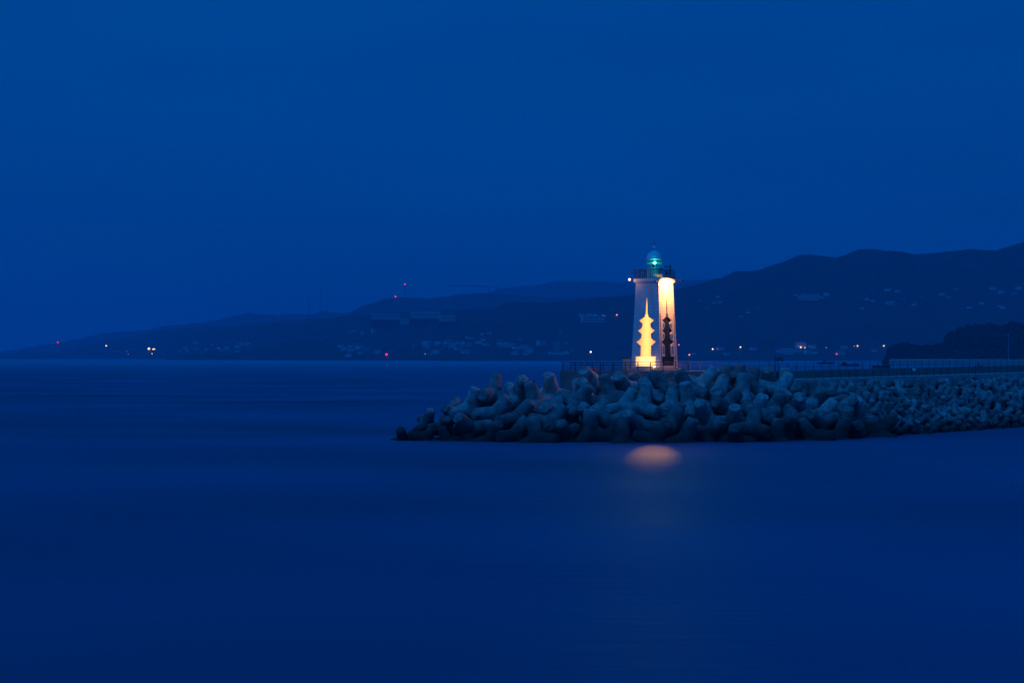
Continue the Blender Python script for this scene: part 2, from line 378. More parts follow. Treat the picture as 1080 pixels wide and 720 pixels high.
SMALL=[
(40.76,262.77,6.26,0.41,0.51,-0.75,0.09,1.58),
(42.27,264.75,6.03,0.26,0.69,-0.47,-0.48,1.58),
(43.52,262.69,5.64,-0.21,-0.88,0.41,0.12,1.58),
(44.33,266.94,6.27,0.57,-0.16,-0.19,0.78,1.58),
(44.54,264.75,5.91,0.03,0.06,0.82,0.57,1.58),
(45.65,268.55,6.59,-0.03,0.99,0.1,-0.04,1.58),
(45.81,265.25,5.02,-0.79,0.31,-0.22,-0.49,1.58),
(46.78,266.7,5.64,0.85,-0.43,-0.17,0.25,1.58),
(47.26,269.37,6.21,-0.39,-0.67,0.56,0.29,1.58),
(48.04,266.7,4.28,-0.02,-0.93,0.24,-0.28,1.58),
(48.47,271.21,6.19,0.01,-0.82,-0.32,-0.48,1.58),
(48.59,268.39,5.06,0.81,-0.22,0.17,-0.52,1.58),
(49.29,273,6.36,0.03,-0.43,-0.73,-0.53,1.58),
(49.77,269.72,4.77,0.49,-0.43,-0.39,0.65,1.58),
(49.84,267.1,2.9,-0.4,0.18,-0.86,0.25,1.58),
(50.39,271.6,6.02,-0.88,0.11,0.46,-0.03,1.58),
(50.87,274.2,6.12,-0.51,-0.32,-0.73,-0.33,1.58),
(51.01,269.12,3.62,-0.46,-0.11,0.3,-0.83,1.58),
(51.11,266.84,3.34,0.47,-0.22,0.19,-0.84,1.58),
(51.32,271.21,4.73,0.29,-0.87,-0.29,-0.27,1.58),
(51.66,268.06,2.49,-0.57,-0.57,-0.53,-0.25,1.58),
(51.69,276.14,6.53,-0.08,0.96,-0.15,0.24,1.58),
(52.36,272.33,5.28,-0.17,0.38,0.08,-0.91,1.58),
(52.62,270.55,3.28,-0.17,0.27,-0.16,0.94,1.58),
(52.88,268.8,1.68,-0.3,0.18,0.77,-0.52,1.58),
(52.97,273.4,4.5,-0.21,-0.1,0.94,-0.27,1.58),
(53.02,274.34,5.72,-0.46,0.11,0.4,0.78,1.58),
(53.21,264.89,-0.58,0.57,-0.67,-0.09,0.47,1.58),
(53.26,266.96,0.69,0.22,-0.91,0.36,-0.05,1.58),
(53.26,277.61,6.15,-0.33,0.74,0.26,0.52,1.58),
(53.73,275.81,5.98,-0.5,0.67,-0.11,0.54,1.58),
(54.05,271.91,3.09,0.33,0.87,0.16,-0.33,1.58),
(54.18,266.11,-0.29,0.86,0.37,0.15,-0.32,1.58),
(54.31,269.52,1.3,0.23,-0.67,0.71,-0.01,1.58),
(54.51,279.23,6.38,0.21,0.86,0.31,0.35,1.58),
(54.67,268.1,0.03,-0.31,-0.87,0.33,-0.18,1.58),
(54.78,271.06,1.92,0.27,-0.36,0.64,0.63,1.58),
(54.8,274.76,4.75,-0.55,-0.3,0.72,-0.29,1.58),
(55.18,273.83,3.06,-0.8,0.1,0.52,0.27,1.58),
(55.41,277.24,5.4,-0.69,0.38,0.53,-0.31,1.58),
(55.72,280.32,6.29,-0.37,0.1,-0.92,0.13,1.58),
(55.74,275.8,4.39,-0.29,-0.81,0.48,0.14,1.58),
(55.88,270.6,0.51,-0.18,-0.49,-0.68,-0.5,1.58),
(56.16,282.45,6.22,0.07,-0.3,0.66,0.68,1.58),
(56.53,273.28,2.4,-0.33,-0.14,0.9,0.26,1.58),
(56.63,278.69,5.28,0.45,0.71,-0.52,-0.15,1.58),
(56.89,275.3,3.24,-0.47,0.55,0.62,-0.3,1.58),
(57,271.53,1.06,-0.16,-0.16,-0.72,0.66,1.58),
(57.2,281.06,5.97,0.18,-0.78,-0.38,-0.46,1.58),
(57.22,277.47,4.64,0.57,0.77,0.22,0.19,1.58),
(57.68,283.4,6.37,0.03,-0.53,0.72,-0.46,1.58),
(57.83,270.42,-0.39,0.71,-0.07,0.68,-0.16,1.58),
(57.88,273.09,0.78,0.61,0.22,0.37,-0.66,1.58),
(58.33,274.61,1.36,-0.33,0.58,-0.2,-0.71,1.58),
(58.37,276.93,3.29,0.52,0.75,0.2,-0.36,1.58),
(58.52,276.24,1.98,0.18,0.73,0.65,-0.06,1.58),
(58.67,279.21,4.79,-0.52,-0.13,-0.68,-0.51,1.58),
(58.83,284.7,6.36,-0.27,-0.5,0.19,-0.8,1.58),
(58.88,280.95,5.12,0.63,0.6,-0.46,-0.17,1.58),
(59.07,271.91,-0.53,0.39,-0.2,0.88,0.17,1.58),
(59.13,279.39,3.61,-0.89,-0.25,-0.37,0.06,1.58),
(59.58,273.59,0.08,0.9,0.31,0.18,-0.24,1.58),
(59.96,278.1,2.48,0.04,0.53,-0.39,-0.75,1.58),
(60.14,282.39,4.76,-0.19,0.31,0.69,0.63,1.58),
(60.24,282.91,5.98,-0.15,-0.11,-0.16,-0.97,1.58),
(60.34,284.52,6.03,-0.14,-0.13,0.32,0.93,1.58),
(60.42,274.94,-0.28,-0.68,0.55,-0.12,-0.47,1.58),
(60.45,276.27,1.51,-0.38,0.62,0.67,-0.14,1.58),
(60.76,280.85,3.57,0.82,-0.12,0.13,0.55,1.58),
(61.21,285.85,6.56,0.5,0.77,0.38,-0.12,1.58),
(61.46,279.82,2.17,-0.17,0.86,-0.45,0.16,1.58),
(61.47,276.56,0.2,0.8,-0.24,-0.55,-0.04,1.58),
(61.57,278.28,1.22,-0.12,-0.34,-0.91,-0.2,1.58),
(61.65,282.69,4.05,-0.58,0.78,-0.22,-0.09,1.58),
(61.89,285.58,5.23,-0.3,-0.83,-0.36,0.32,1.58),
(61.97,288.24,6.51,-0.03,0.59,-0.45,-0.67,1.58),
(62.76,280.98,2.33,0.31,-0.65,0.27,-0.64,1.58),
(62.92,277.37,-0.15,-0.77,-0.49,0.22,-0.33,1.58),
(63.19,285.06,4.43,0.74,0.02,-0.05,0.67,1.58),
(63.22,282.9,3.35,-0.17,-0.24,-0.85,0.43,1.58),
(63.25,279.89,0.68,0.3,0.74,0.02,-0.61,1.58),
(63.74,286.75,5.38,-0.21,-0.39,0.61,-0.66,1.58),
(63.96,289.33,6.13,0.02,-0.09,-0.73,0.68,1.58),
(64.2,278.5,-0.35,0.09,0.04,-0.75,0.65,1.58),
(64.28,291.04,6.41,-0.76,0.34,0.04,-0.55,1.58),
(64.37,281.93,1.75,0.63,-0.12,0.05,0.76,1.58),
(64.53,284.25,2.49,0.63,-0.06,0.49,-0.6,1.58),
(64.63,285.53,3.77,0.08,-0.01,0.32,-0.94,1.58),
(64.96,288.38,5.02,0.92,-0.03,0.11,-0.38,1.58),
(65.05,280.9,0.07,-0.07,-0.21,-0.75,-0.63,1.58),
(65.46,282.57,1.06,-0.72,-0.47,-0.49,-0.18,1.58),
(65.49,293.1,6.57,-0.29,0.77,0.53,-0.2,1.58),
(65.91,287.02,3.43,-0.45,-0.22,0.58,0.64,1.58),
(66.05,291.08,6.12,-0.31,-0.03,0.66,-0.69,1.58),
(66.11,289.99,5.12,0.7,-0.24,0.23,-0.63,1.58),
(66.28,284.26,1.39,0,0.17,-0.98,0.09,1.58),
(66.37,285.93,2.55,-0.04,-0.21,-0.22,-0.95,1.58),
(66.64,288.56,3.91,-0.43,-0.5,-0.51,-0.55,1.58),
(66.72,281.17,-0.32,0.7,0.37,-0.38,0.48,1.58),
(67.01,293.52,6.48,0.89,-0.41,0.19,-0.02,1.58),
(67.23,283.12,-0.12,0.63,0.45,-0.61,-0.18,1.58),
(67.73,289.95,3.95,-0.19,-0.67,0.26,-0.67,1.58),
(67.77,291.87,5.05,0.34,0.25,-0.15,0.89,1.58),
(67.94,287.07,1.71,0.34,-0.9,0.04,-0.27,1.58),
(68.44,294.05,5.55,-0.34,-0.81,-0.35,0.32,1.58),
(68.44,288.25,2.65,-0.07,-0.07,0.99,0.07,1.58),
(68.52,285.38,0.7,-0.07,-0.84,-0.01,0.54,1.58),
(68.91,284.2,-0.48,0.83,0.39,-0.39,0.06,1.58),
(68.96,295.43,6.24,0.59,0.72,0.37,-0.01,1.58),
(69.02,290.33,3.15,-0.5,-0.61,-0.57,-0.21,1.58),
(69.57,291.9,3.8,0.7,-0.03,-0.71,0.04,1.58),
(69.69,297.35,6.42,0.05,-0.78,-0.39,0.49,1.58),
(70.09,293.62,4.57,-0.89,0.09,0.03,0.45,1.58),
(70.11,287.94,0.7,-0.49,0.74,-0.02,0.47,1.58),
(70.18,289.8,1.56,-0.4,0.84,-0.04,0.37,1.58),
(70.19,286.14,0.19,0.69,-0.5,0.37,-0.37,1.58),
(70.77,295.98,5.36,-0.04,-0.52,-0.85,0.08,1.58),
(70.98,292.03,2.42,-0.73,0.56,0.32,0.21,1.58),
(71.27,292.96,3.47,-0.5,-0.7,-0.14,0.48,1.58),
(71.63,298.29,6.04,0.57,-0.11,0.47,-0.66,1.58),
(71.88,299.89,6.56,-0.44,-0.44,0.67,0.41,1.58),
(71.94,294.78,3.69,0.74,-0.28,-0.1,0.6,1.58),
(71.96,288.9,-0.03,-0.66,-0.25,0.06,-0.71,1.58),
(72.15,290.32,1.25,-1,0.03,0.03,0,1.58),
(72.94,293.91,2.21,0.74,-0.22,-0.53,-0.35,1.58),
(72.96,295.83,4.22,-0.91,-0.14,0.29,-0.26,1.58),
(73.01,291.57,0.88,0.63,-0.16,0.72,-0.25,1.58),
(73.06,297.44,5.17,-0.47,0.05,-0.2,-0.86,1.58),
(73.31,300.48,6.27,0.28,-0.61,0.11,0.73,1.58),
(73.42,289.93,-0.33,-0.27,-0.94,0.12,0.14,1.58),
(73.62,302.28,6.49,-0.43,0.89,-0.05,0.16,1.58),
(73.74,296.02,3,-0.34,-0.79,-0.13,0.49,1.58),
(74.17,303.95,6.57,0.46,0.76,0.38,0.26,1.58),
(74.46,297.89,3.95,0.66,-0.32,0.36,-0.58,1.58),
(74.51,291.76,-0.24,-0.84,0.14,0.42,0.31,1.58),
(74.55,293.28,0.82,0.15,-0.88,-0.37,-0.24,1.58),
(74.55,299.24,4.84,-0.54,-0.15,-0.55,0.61,1.58),
(74.69,295.13,1.57,0.13,0.48,-0.31,-0.81,1.58),
(75.28,301.14,5.06,-0.59,-0.11,0.16,-0.78,1.58),
(75.32,302.22,6.13,0.49,0.55,-0.6,-0.31,1.58),
(75.75,297.01,2.18,0,-0.2,-0.03,-0.98,1.58),
(75.91,305.34,6.52,-0.3,0.52,-0.7,-0.38,1.58),
(75.96,299.2,3.51,-0.85,0.13,-0.25,-0.44,1.58),
(76.11,293.97,0.13,0.42,0.78,0.19,-0.43,1.58),
(76.46,303.38,6.27,-0.33,0.13,-0.4,-0.84,1.58),
(76.83,300.69,3.5,0.04,0.01,-0.52,-0.85,1.58),
(76.99,296.51,0.79,0.26,0.7,0.63,0.2,1.58),
(77.13,302.11,5.11,0.18,-0.57,-0.17,-0.78,1.58),
(77.28,305.97,6.06,-0.56,-0.55,0.6,-0.15,1.58),
(77.49,304.22,5.41,-0.21,0.03,-0.05,0.98,1.58),
(77.6,307.21,6.65,-0.89,0.39,-0.2,0.12,1.58),
(77.69,299.01,1.85,-0.34,0.15,0.69,-0.62,1.58),
(77.85,295.24,-0.33,-0.25,-0.29,-0.45,-0.81,1.58),
(77.9,302.65,3.95,0.74,-0.34,-0.02,0.58,1.58),
(78.33,297.61,0.67,0.26,-0.6,0.21,0.73,1.58),
(78.88,301.14,2.18,0.19,0.25,-0.52,-0.79,1.58),
(78.95,304.68,4.82,0.05,0.52,0.77,-0.36,1.58),
(79.34,306.84,6.29,-0.48,0.8,0.29,-0.2,1.58),
(79.38,309.23,6.56,-0.23,-0.5,0.15,-0.82,1.58),
(79.52,299.37,1.25,0.55,0.63,-0.01,-0.55,1.58),
(79.59,298.2,-0.23,-0.21,-0.48,0.3,0.8,1.58),
(79.83,305.82,4.36,0.38,-0.47,0.79,0.12,1.58),
(80.09,302.74,2.44,0.07,-0.43,0.89,-0.09,1.58),
(80.4,303.79,3.72,-0.35,0.49,0.66,-0.46,1.58),
(80.49,307.47,5.2,0.2,-0.06,0.96,0.2,1.58),
(80.54,310.73,6.87,0.71,0.17,0.68,-0.02,1.58),
(80.84,299.72,0.02,-0.52,-0.67,-0.47,0.23,1.58),
(80.85,301.37,1.16,0.22,0.61,-0.14,0.75,1.58),
(80.91,305.11,2.91,0.65,-0.62,-0.24,-0.36,1.58),
(81,309.11,5.8,0.24,-0.12,0.81,-0.52,1.58),
(81.56,306.67,4.04,0.45,0.44,-0.34,-0.7,1.58),
(81.67,312.25,6.58,-0.23,-0.52,0.15,-0.81,1.58),
(82.07,302.8,1.45,0.93,-0.15,0.1,0.32,1.58),
(82.24,304.23,1.49,-0.7,0.56,0.3,0.32,1.58),
(82.3,310.96,5.95,-0.59,0.69,-0.35,-0.23,1.58),
(82.34,309.36,4.99,0.29,-0.2,0.89,0.29,1.58),
(82.5,308.02,4.13,0.07,0.35,-0.9,0.23,1.58),
(82.61,301.52,-0.23,-0.27,-0.5,-0.68,-0.47,1.58),
(83.6,305.56,1.55,-0.74,-0.52,-0.41,-0.13,1.58),
(83.62,307.39,2.8,-0.37,-0.02,0.65,0.66,1.58),
(83.8,315.37,6.58,0.22,-0.57,0.66,0.42,1.58),
(83.84,303.22,0.06,0.31,-0.89,0.32,-0.09,1.58),
(83.94,313.39,6.16,0.14,0.18,-0.35,-0.91,1.58),
(84.02,309.5,3.78,-0.46,-0.25,-0.22,0.82,1.58),
(84.11,311.67,5.21,0.1,-0.52,0.33,-0.78,1.58),
(84.83,305.15,0.29,0.33,0.64,0.68,0.18,1.58),
(85.03,310.86,3.83,-0.42,-0.34,0.83,-0.12,1.58),
(85.08,308.79,2.79,-0.19,0.39,-0.11,0.9,1.58),
(85.24,306.85,1.43,-0.46,-0.52,0.07,0.72,1.58),
(85.3,316.43,6.7,0.09,-0.09,0.96,-0.25,1.58),
(85.52,312.33,4.82,0.88,0.12,0.04,-0.46,1.58),
(85.68,314.13,5.55,0.58,-0.68,0.03,0.44,1.58),
(86.22,309.3,1.85,0.81,-0.28,0.28,0.43,1.58),
(86.45,307.13,0.15,-0.31,0.19,0.82,-0.45,1.58),
(86.61,313.09,3.75,-0.37,0.25,-0.31,0.84,1.58),
(86.8,311.11,2.56,-0.01,0.16,0.61,0.77,1.58),
(86.88,315.94,5.74,0.44,-0.89,0.12,-0.02,1.58),
(87.7,314.72,4.19,-0.36,-0.81,-0.39,0.25,1.58),
(87.91,308.22,0.06,-0.09,0.1,-0.59,0.8,1.58),
(88.4,311.97,2.2,-0.74,0.27,0.05,0.61,1.58),
(88.48,310.8,1.11,-0.26,0.61,-0.21,0.72,1.58),
(88.58,313.79,2.62,-0.28,0.2,0.81,-0.47,1.58),
(89.01,309.5,-0.04,0.81,-0.07,0.08,0.57,1.58),
(90.01,313.23,1.48,-0.66,0.34,0.59,-0.33,1.58),
(90.3,311.35,0.35,0.95,-0.06,0.3,0.03,1.58),
(91.71,312.13,-0.23,-0.46,0.62,0.48,-0.41,1.58)]
# ------------------------------------------------------------------ water
def build_water():
    m, n, l, b = new_mat('sea_water')
    tc = n.new('ShaderNodeTexCoord')
    mp = n.new('ShaderNodeMapping'); mp.inputs['Scale'].default_value = (0.012, 0.016, 1); mp.inputs['Rotation'].default_value = (0, 0, .12)
    nz = n.new('ShaderNodeTexNoise'); nz.inputs['Scale'].default_value = 1.0; nz.inputs['Detail'].default_value = 1.5
    l.new(tc.outputs['Object'], mp.inputs[0]); l.new(mp.outputs[0], nz.inputs['Vector'])
    rp = n.new('ShaderNodeValToRGB')
    rp.color_ramp.elements[0].position = 0.3; rp.color_ramp.elements[0].color = (0.007, 0.080, 0.155, 1)
    rp.color_ramp.elements[1].position = 0.75; rp.color_ramp.elements[1].color = (0.016, 0.155, 0.32, 1)
    l.new(nz.outputs['Fac'], rp.inputs[0])
    # brightening of the mist over the far bay put into the water colour
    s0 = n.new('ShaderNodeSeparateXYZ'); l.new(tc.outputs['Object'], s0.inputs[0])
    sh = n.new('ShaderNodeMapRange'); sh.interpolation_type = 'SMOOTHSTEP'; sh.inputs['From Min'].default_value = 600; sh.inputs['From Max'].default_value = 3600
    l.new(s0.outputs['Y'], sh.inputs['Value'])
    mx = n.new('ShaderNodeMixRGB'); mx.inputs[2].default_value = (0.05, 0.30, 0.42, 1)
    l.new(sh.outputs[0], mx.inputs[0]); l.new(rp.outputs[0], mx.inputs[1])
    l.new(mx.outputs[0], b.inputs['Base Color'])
    mp2 = n.new('ShaderNodeMapping'); mp2.inputs['Scale'].default_value = (0.02, 0.03, 1); mp2.inputs['Rotation'].default_value = (0, 0, -.1)
    n2 = n.new('ShaderNodeTexNoise'); n2.inputs['Scale'].default_value = 1.0; n2.inputs['Detail'].default_value = 1.5
    l.new(tc.outputs['Object'], mp2.inputs[0]); l.new(mp2.outputs[0], n2.inputs['Vector'])
    mr = n.new('ShaderNodeMapRange'); mr.inputs['To Min'].default_value = 0.50; mr.inputs['To Max'].default_value = 0.62
    mr.inputs['From Min'].default_value = 0.3; mr.inputs['From Max'].default_value = 0.7
    l.new(n2.outputs['Fac'], mr.inputs['Value'])
    sy = n.new('ShaderNodeSeparateXYZ'); l.new(tc.outputs['Object'], sy.inputs[0])
    far = n.new('ShaderNodeMapRange'); far.inputs['From Min'].default_value = 300; far.inputs['From Max'].default_value = 2500; far.inputs['To Max'].default_value = 0.0
    l.new(sy.outputs['Y'], far.inputs['Value'])
    ad = n.new('ShaderNodeMath'); l.new(mr.outputs[0], ad.inputs[0]); l.new(far.outputs[0], ad.inputs[1]); l.new(ad.outputs[0], b.inputs['Roughness'])
    b.inputs['IOR'].default_value = 1.33
    mp3 = n.new('ShaderNodeMapping'); mp3.inputs['Scale'].default_value = (0.10, 0.42, 1)
    n3 = n.new('ShaderNodeTexNoise'); n3.inputs['Scale'].default_value = 1.0; n3.inputs['Detail'].default_value = 3; n3.inputs['Distortion'].default_value = .4
    l.new(tc.outputs['Object'], mp3.inputs[0]); l.new(mp3.outputs[0], n3.inputs['Vector'])
    bp = n.new('ShaderNodeBump'); bp.inputs['Strength'].default_value = .5; bp.inputs['Distance'].default_value = .3
    l.new(n3.outputs['Fac'], bp.inputs['Height']); l.new(bp.outputs[0], b.inputs['Normal'])
    b.inputs['Specular Tint'].default_value = (1, 1, 1, 1)
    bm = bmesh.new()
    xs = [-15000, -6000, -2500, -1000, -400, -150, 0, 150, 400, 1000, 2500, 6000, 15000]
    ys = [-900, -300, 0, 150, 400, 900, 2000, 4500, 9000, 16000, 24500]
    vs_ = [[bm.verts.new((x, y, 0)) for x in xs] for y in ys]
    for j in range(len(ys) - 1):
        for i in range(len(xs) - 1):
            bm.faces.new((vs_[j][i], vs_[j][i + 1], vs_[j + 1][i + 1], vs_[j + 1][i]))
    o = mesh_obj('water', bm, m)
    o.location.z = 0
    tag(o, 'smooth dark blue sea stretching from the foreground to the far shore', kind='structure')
build_water()

# ------------------------------------------------------------------ hills
def lerp_poly(pts, x):
    if x <= pts[0][0]: return pts[0][1]
    for (a, b), (c, d) in zip(pts, pts[1:]):
        if x <= c:
            t = (x - a) / (c - a)
            return b + (d - b) * t
    return pts[-1][1]

def hill_mat(name, c1, c2, c3=(0.09, 0.10, 0.06)):
    m, n, l, b = new_mat(name)
    g = n.new('ShaderNodeNewGeometry')
    a = n.new('ShaderNodeTexNoise'); a.inputs['Scale'].default_value = 0.012; a.inputs['Detail'].default_value = 8; a.inputs['Roughness'].default_value = 0.7
    r = n.new('ShaderNodeValToRGB')
    r.color_ramp.elements[0].position = 0.38; r.color_ramp.elements[0].color = (*c1, 1)
    r.color_ramp.elements[1].position = 0.60; r.color_ramp.elements[1].color = (*c2, 1)
    e = r.color_ramp.elements.new(0.72); e.color = (*c3, 1)
    l.new(g.outputs['Position'], a.inputs['Vector']); l.new(a.outputs['Fac'], r.inputs[0]); l.new(r.outputs[0], b.inputs['Base Color'])
    b.inputs['Roughness'].default_value = 0.95
    return m
M_HILL = hill_mat('forested_hill', (0.016, 0.026, 0.016), (0.04, 0.055, 0.032))
M_HILL2 = hill_mat('dark_headland_forest', (0.010, 0.016, 0.010), (0.024, 0.034, 0.02), (0.03, 0.04, 0.024))
HILLS = {}
def build_hill(name, pts, foot, ridge, rows=46, step=2.0, seed=0, jag=0.9, mat=None, label='', gain=1.0, back=1.35, power=1.25, deep=None):
    x0, x1 = pts[0][0], pts[-1][0]
    n = int((x1 - x0) / step) + 1
    foot0, ridge0 = foot, ridge
    bm = bmesh.new()
    grid = []
    verts_xyz = []
    for j in range(rows + 10):
        t = j / rows
        row = []
        for i in range(n):
            px = x0 + i * step
            ds = lerp_poly(deep, px) if deep else 1.0
            foot, ridge = foot0 * ds, ridge0 * ds
            if t <= 1:
                Y = foot + (ridge - foot) * t
            else:
                Y = ridge + (ridge * back - ridge) * (t - 1) * rows / 10 * 0.6
            X = (px - 540) / FPX * Y
            xr = (px - 540) / FPX * ridge
            py = lerp_poly(pts, px)
            top = CAMZ - (py - HOR) / FPX * ridge
            # tree-line roughness of the ridge
            top += jag * ridge / FPX * (noise.noise(Vector((xr * 0.012, seed, 3.1))) * 1.5 + noise.noise(Vector((xr * 0.045, seed, 9.0))) * 0.9)
            top = max(top, -3)
            if t <= 1:
                s = t ** power
                gul = noise.fractal(Vector((X * 0.0016, Y * 0.0009, seed * 7.7)), 1.0, 2.1, 5)
                s2 = s * (1 + gain * 0.38 * gul * (1 - t) * min(1, t * 4))
                z = -4 + (top + 4) * s2
                z += noise.noise(Vector((X * 0.02, Y * 0.02, seed + 0.5))) * 4 * min(1, t * 5) * (1 - t ** 3)
            else:
                u = (t - 1) * rows / 10
                z = top - (top + 30) * min(1, u * 1.1) ** 1.3
            v = bm.verts.new((X, Y, z))
            row.append(v)
            verts_xyz.append((X, Y, z))
        grid.append(row)
    for j in range(len(grid) - 1):
        for i in range(n - 1):
            bm.faces.new((grid[j][i], grid[j][i + 1], grid[j + 1][i + 1], grid[j + 1][i]))
    bvh = BVHTree.FromBMesh(bm)
    o = mesh_obj(name, bm, mat or M_HILL, smooth=True, recalc=False)
    tag(o, label, kind='structure')
    HILLS[label[:6] + str(seed)] = bvh
    return bvh

ptsF = [(430, 330), (480, 318), (510, 310), (518, 307), (527, 303.8), (550, 301.6), (567, 300.3), (578, 297.6), (587, 296.5), (608, 296.3), (639, 296.5),
        (645, 297.6), (662, 299), (690, 297), (711, 293), (722, 295), (733, 295.5), (744, 294.5), (758, 294), (790, 300), (860, 305), (1000, 315), (1200, 330)]
ptsM = [(330, 345), (360, 333), (370, 329.5), (380, 322.5), (392, 320), (407, 315), (420, 313), (450, 315), (467, 313), (487, 310), (500, 309.7), (520, 309), (540, 311),
        (580, 313.6), (640, 313), (700, 306), (760, 306), (900, 315)]
ptsL = [(-420, 366), (-200, 373), (-60, 372), (0, 371), (32, 366), (57, 362), (80, 358), (95, 354), (112, 351), (140, 349), (160, 347), (175, 343), (190, 342.5), (220, 339), (237, 335.5),
        (250, 332.5), (265, 329), (275, 332), (310, 331), (325, 332), (342, 328), (360, 330), (372, 329), (400, 333), (440, 340), (560, 350)]
ptsA = [(-420, 372), (-150, 376), (0, 374.5), (60, 370), (95, 362), (130, 357), (175, 347), (200, 345.5), (250, 343.5), (300, 338.5), (340, 335.5), (362, 334), (400, 331), (441, 327),
        (479, 326.5), (520, 325.5), (536, 318), (563, 318.4), (581, 318.7), (608, 316.6), (630, 314), (650, 312.4), (666, 311.5), (690, 307), (711, 304), (722, 303), (740, 298),
        (760, 294), (767, 290), (773, 286.7), (782, 285.5), (795, 286), (811, 281), (824, 276.7), (833, 273), (844, 269), (853, 268), (864, 269.5), (878, 271), (883, 271.5),
        (891, 268.5), (900, 265), (907, 263), (920, 262.7), (940, 264), (953, 266), (964, 268.5), (980, 267), (1004, 265), (1022, 263), (1044, 263), (1052, 264),
        (1062, 261), (1080, 254.7), (1110, 247), (1160, 241), (1220, 246), (1300, 252), (1420, 262), (1540, 280)]
ptsC = [(160, 384), (172, 380), (190, 374), (215, 371), (255, 370), (272, 366), (287, 362.5), (312, 360), (340, 362), (380, 367), (450, 369), (520, 369.5), (600, 371), (700, 371.5), (900, 371), (1000, 370), (1300, 366), (1540, 370)]
ptsH = [(933, 383), (936, 374), (938, 368), (941, 366.5), (947, 364), (955.5, 361.8), (962, 364.5), (969, 365.5), (984, 365.5), (991, 363), (996, 361.7), (999, 355.5), (1004, 351), (1013, 347), (1024, 344.5),
        (1044, 343.5), (1062, 343.8), (1067, 341), (1071, 342.7), (1080, 344), (1110, 346), (1160, 342), (1230, 350), (1320, 365), (1400, 380)]
bF = build_hill('hills', ptsF, 13500, 16000, rows=24, step=3, seed=1, label='faint farthest mountain ridge behind the lighthouse')
bM = build_hill('hills', ptsM, 9000, 10800, rows=24, step=3, seed=2, label='pale middle ridge left of the lighthouse under the red mast lights')
bL = build_hill('hills', ptsL, 12500, 14500, rows=24, step=3, seed=3, label='low hazy ridge falling to the sea on the far left')
bA = build_hill('hills', ptsA, 5300, 6500, rows=60, step=2, seed=4, deep=[(-420, 1.75), (120, 1.65), (480, 1.0)], label='long dark forested mountain rising to the right behind the bay', power=1.1)
bC = build_hill('hills', ptsC, 4880, 5250, rows=20, step=2, seed=5, deep=[(160, 1.35), (480, 1.0)], label='low dark coastal slope along the far waterline', jag=0.6)
bH = build_hill('hills', ptsH, 2600, 2900, rows=26, step=1.0, seed=6, jag=1.0, mat=M_HILL2, label='near black wooded headland on the far right', power=0.5)

def hit(px, py, order=None):
    """where the sight line through a pixel meets the hills"""
    o = Vector((0, 0, CAMZ))
    d = (P(px, py, 1000) - o).normalized()
    best = None
    for b in (order or (bH, bC, bA, bM, bL, bF)):
        h = b.ray_cast(o, d)
        if h[0] is not None and (best is None or h[3] < best[3]):
            best = h
    if best is None and py < 374: return hit(px, py + .6, order)
    return best[0] if best else None

def ground_max(p, hw, hd):
    z = -1.0
    for i in range(7):
        for dy in (-hd, 0):
            o = Vector((p.x + (i / 3 - 1) * hw, p.y + dy, 2000))
            for b in (bC, bA, bM, bL, bH):
                h = b.ray_cast(o, Vector((0, 0, -1)))
                if h[0] is not None: z = max(z, h[0].z)
    return z

# woods on the headland: leafy clumps, too many to count
def build_woods():
    bm = bmesh.new()
    base = bmesh.new()
    bmesh.ops.create_icosphere(base, subdivisions=1, radius=1)
    bv = [v.co.copy() for v in base.verts]
    bf = [[v.index for v in f.verts] for f in base.faces]
    base.free()
    rnd = random.Random(4)
    k = 0
    while k < 4200:
        px = rnd.uniform(933, 1390)
        Y = 2604 + 292 * rnd.random()
        X = (px - 540) / FPX * Y
        h = bH.ray_cast(Vector((X, Y, 400)), Vector((0, 0, -1)))
        if h[0] is None or h[0].z < 1: 
            k += 0.2
            continue
        k += 1
        s = rnd.uniform(2.0, 4.8)
        c = h[0] + Vector((0, 0, s * 0.3))
        vs_ = []
        for v in bv:
            f = s * rnd.uniform(0.65, 1.25)
            vs_.append(bm.verts.new(c + Vector((v.x * f, v.y * f, v.z * f * 0.9))))
        for f in bf:
            bm.faces.new([vs_[i] for i in f])
    o = mesh_obj('woods', bm, M_HILL2, recalc=False)
    tag(o, 'dense dark tree crowns covering the near headland on the right', kind='stuff')
build_woods()

# ------------------------------------------------------------------ far buildings
M_HW = [mat_noise('far_wall_white', (0.62, 0.63, 0.63), (0.75, 0.75, 0.75), 0.05, 0.8),
        mat_noise('far_wall_cream', (0.55, 0.54, 0.50), (0.68, 0.66, 0.60), 0.05, 0.8),
        mat_noise('far_wall_grey', (0.28, 0.29, 0.30), (0.38, 0.38, 0.39), 0.05, 0.8)]
M_HR = [mat_noise('far_roof_slate', (0.07, 0.075, 0.08), (0.12, 0.125, 0.13), 0.1, 0.8),
        mat_noise('far_roof_blue', (0.12, 0.17, 0.22), (0.16, 0.22, 0.28), 0.1, 0.7)]
M_HOT = mat_noise('hotel_white', (0.75, 0.76, 0.76), (0.85, 0.85, 0.85), 0.05, 0.8)
M_WIN = mat_noise('far_window_glass', (0.02, 0.025, 0.03), (0.04, 0.045, 0.05), 0.3, 0.2)

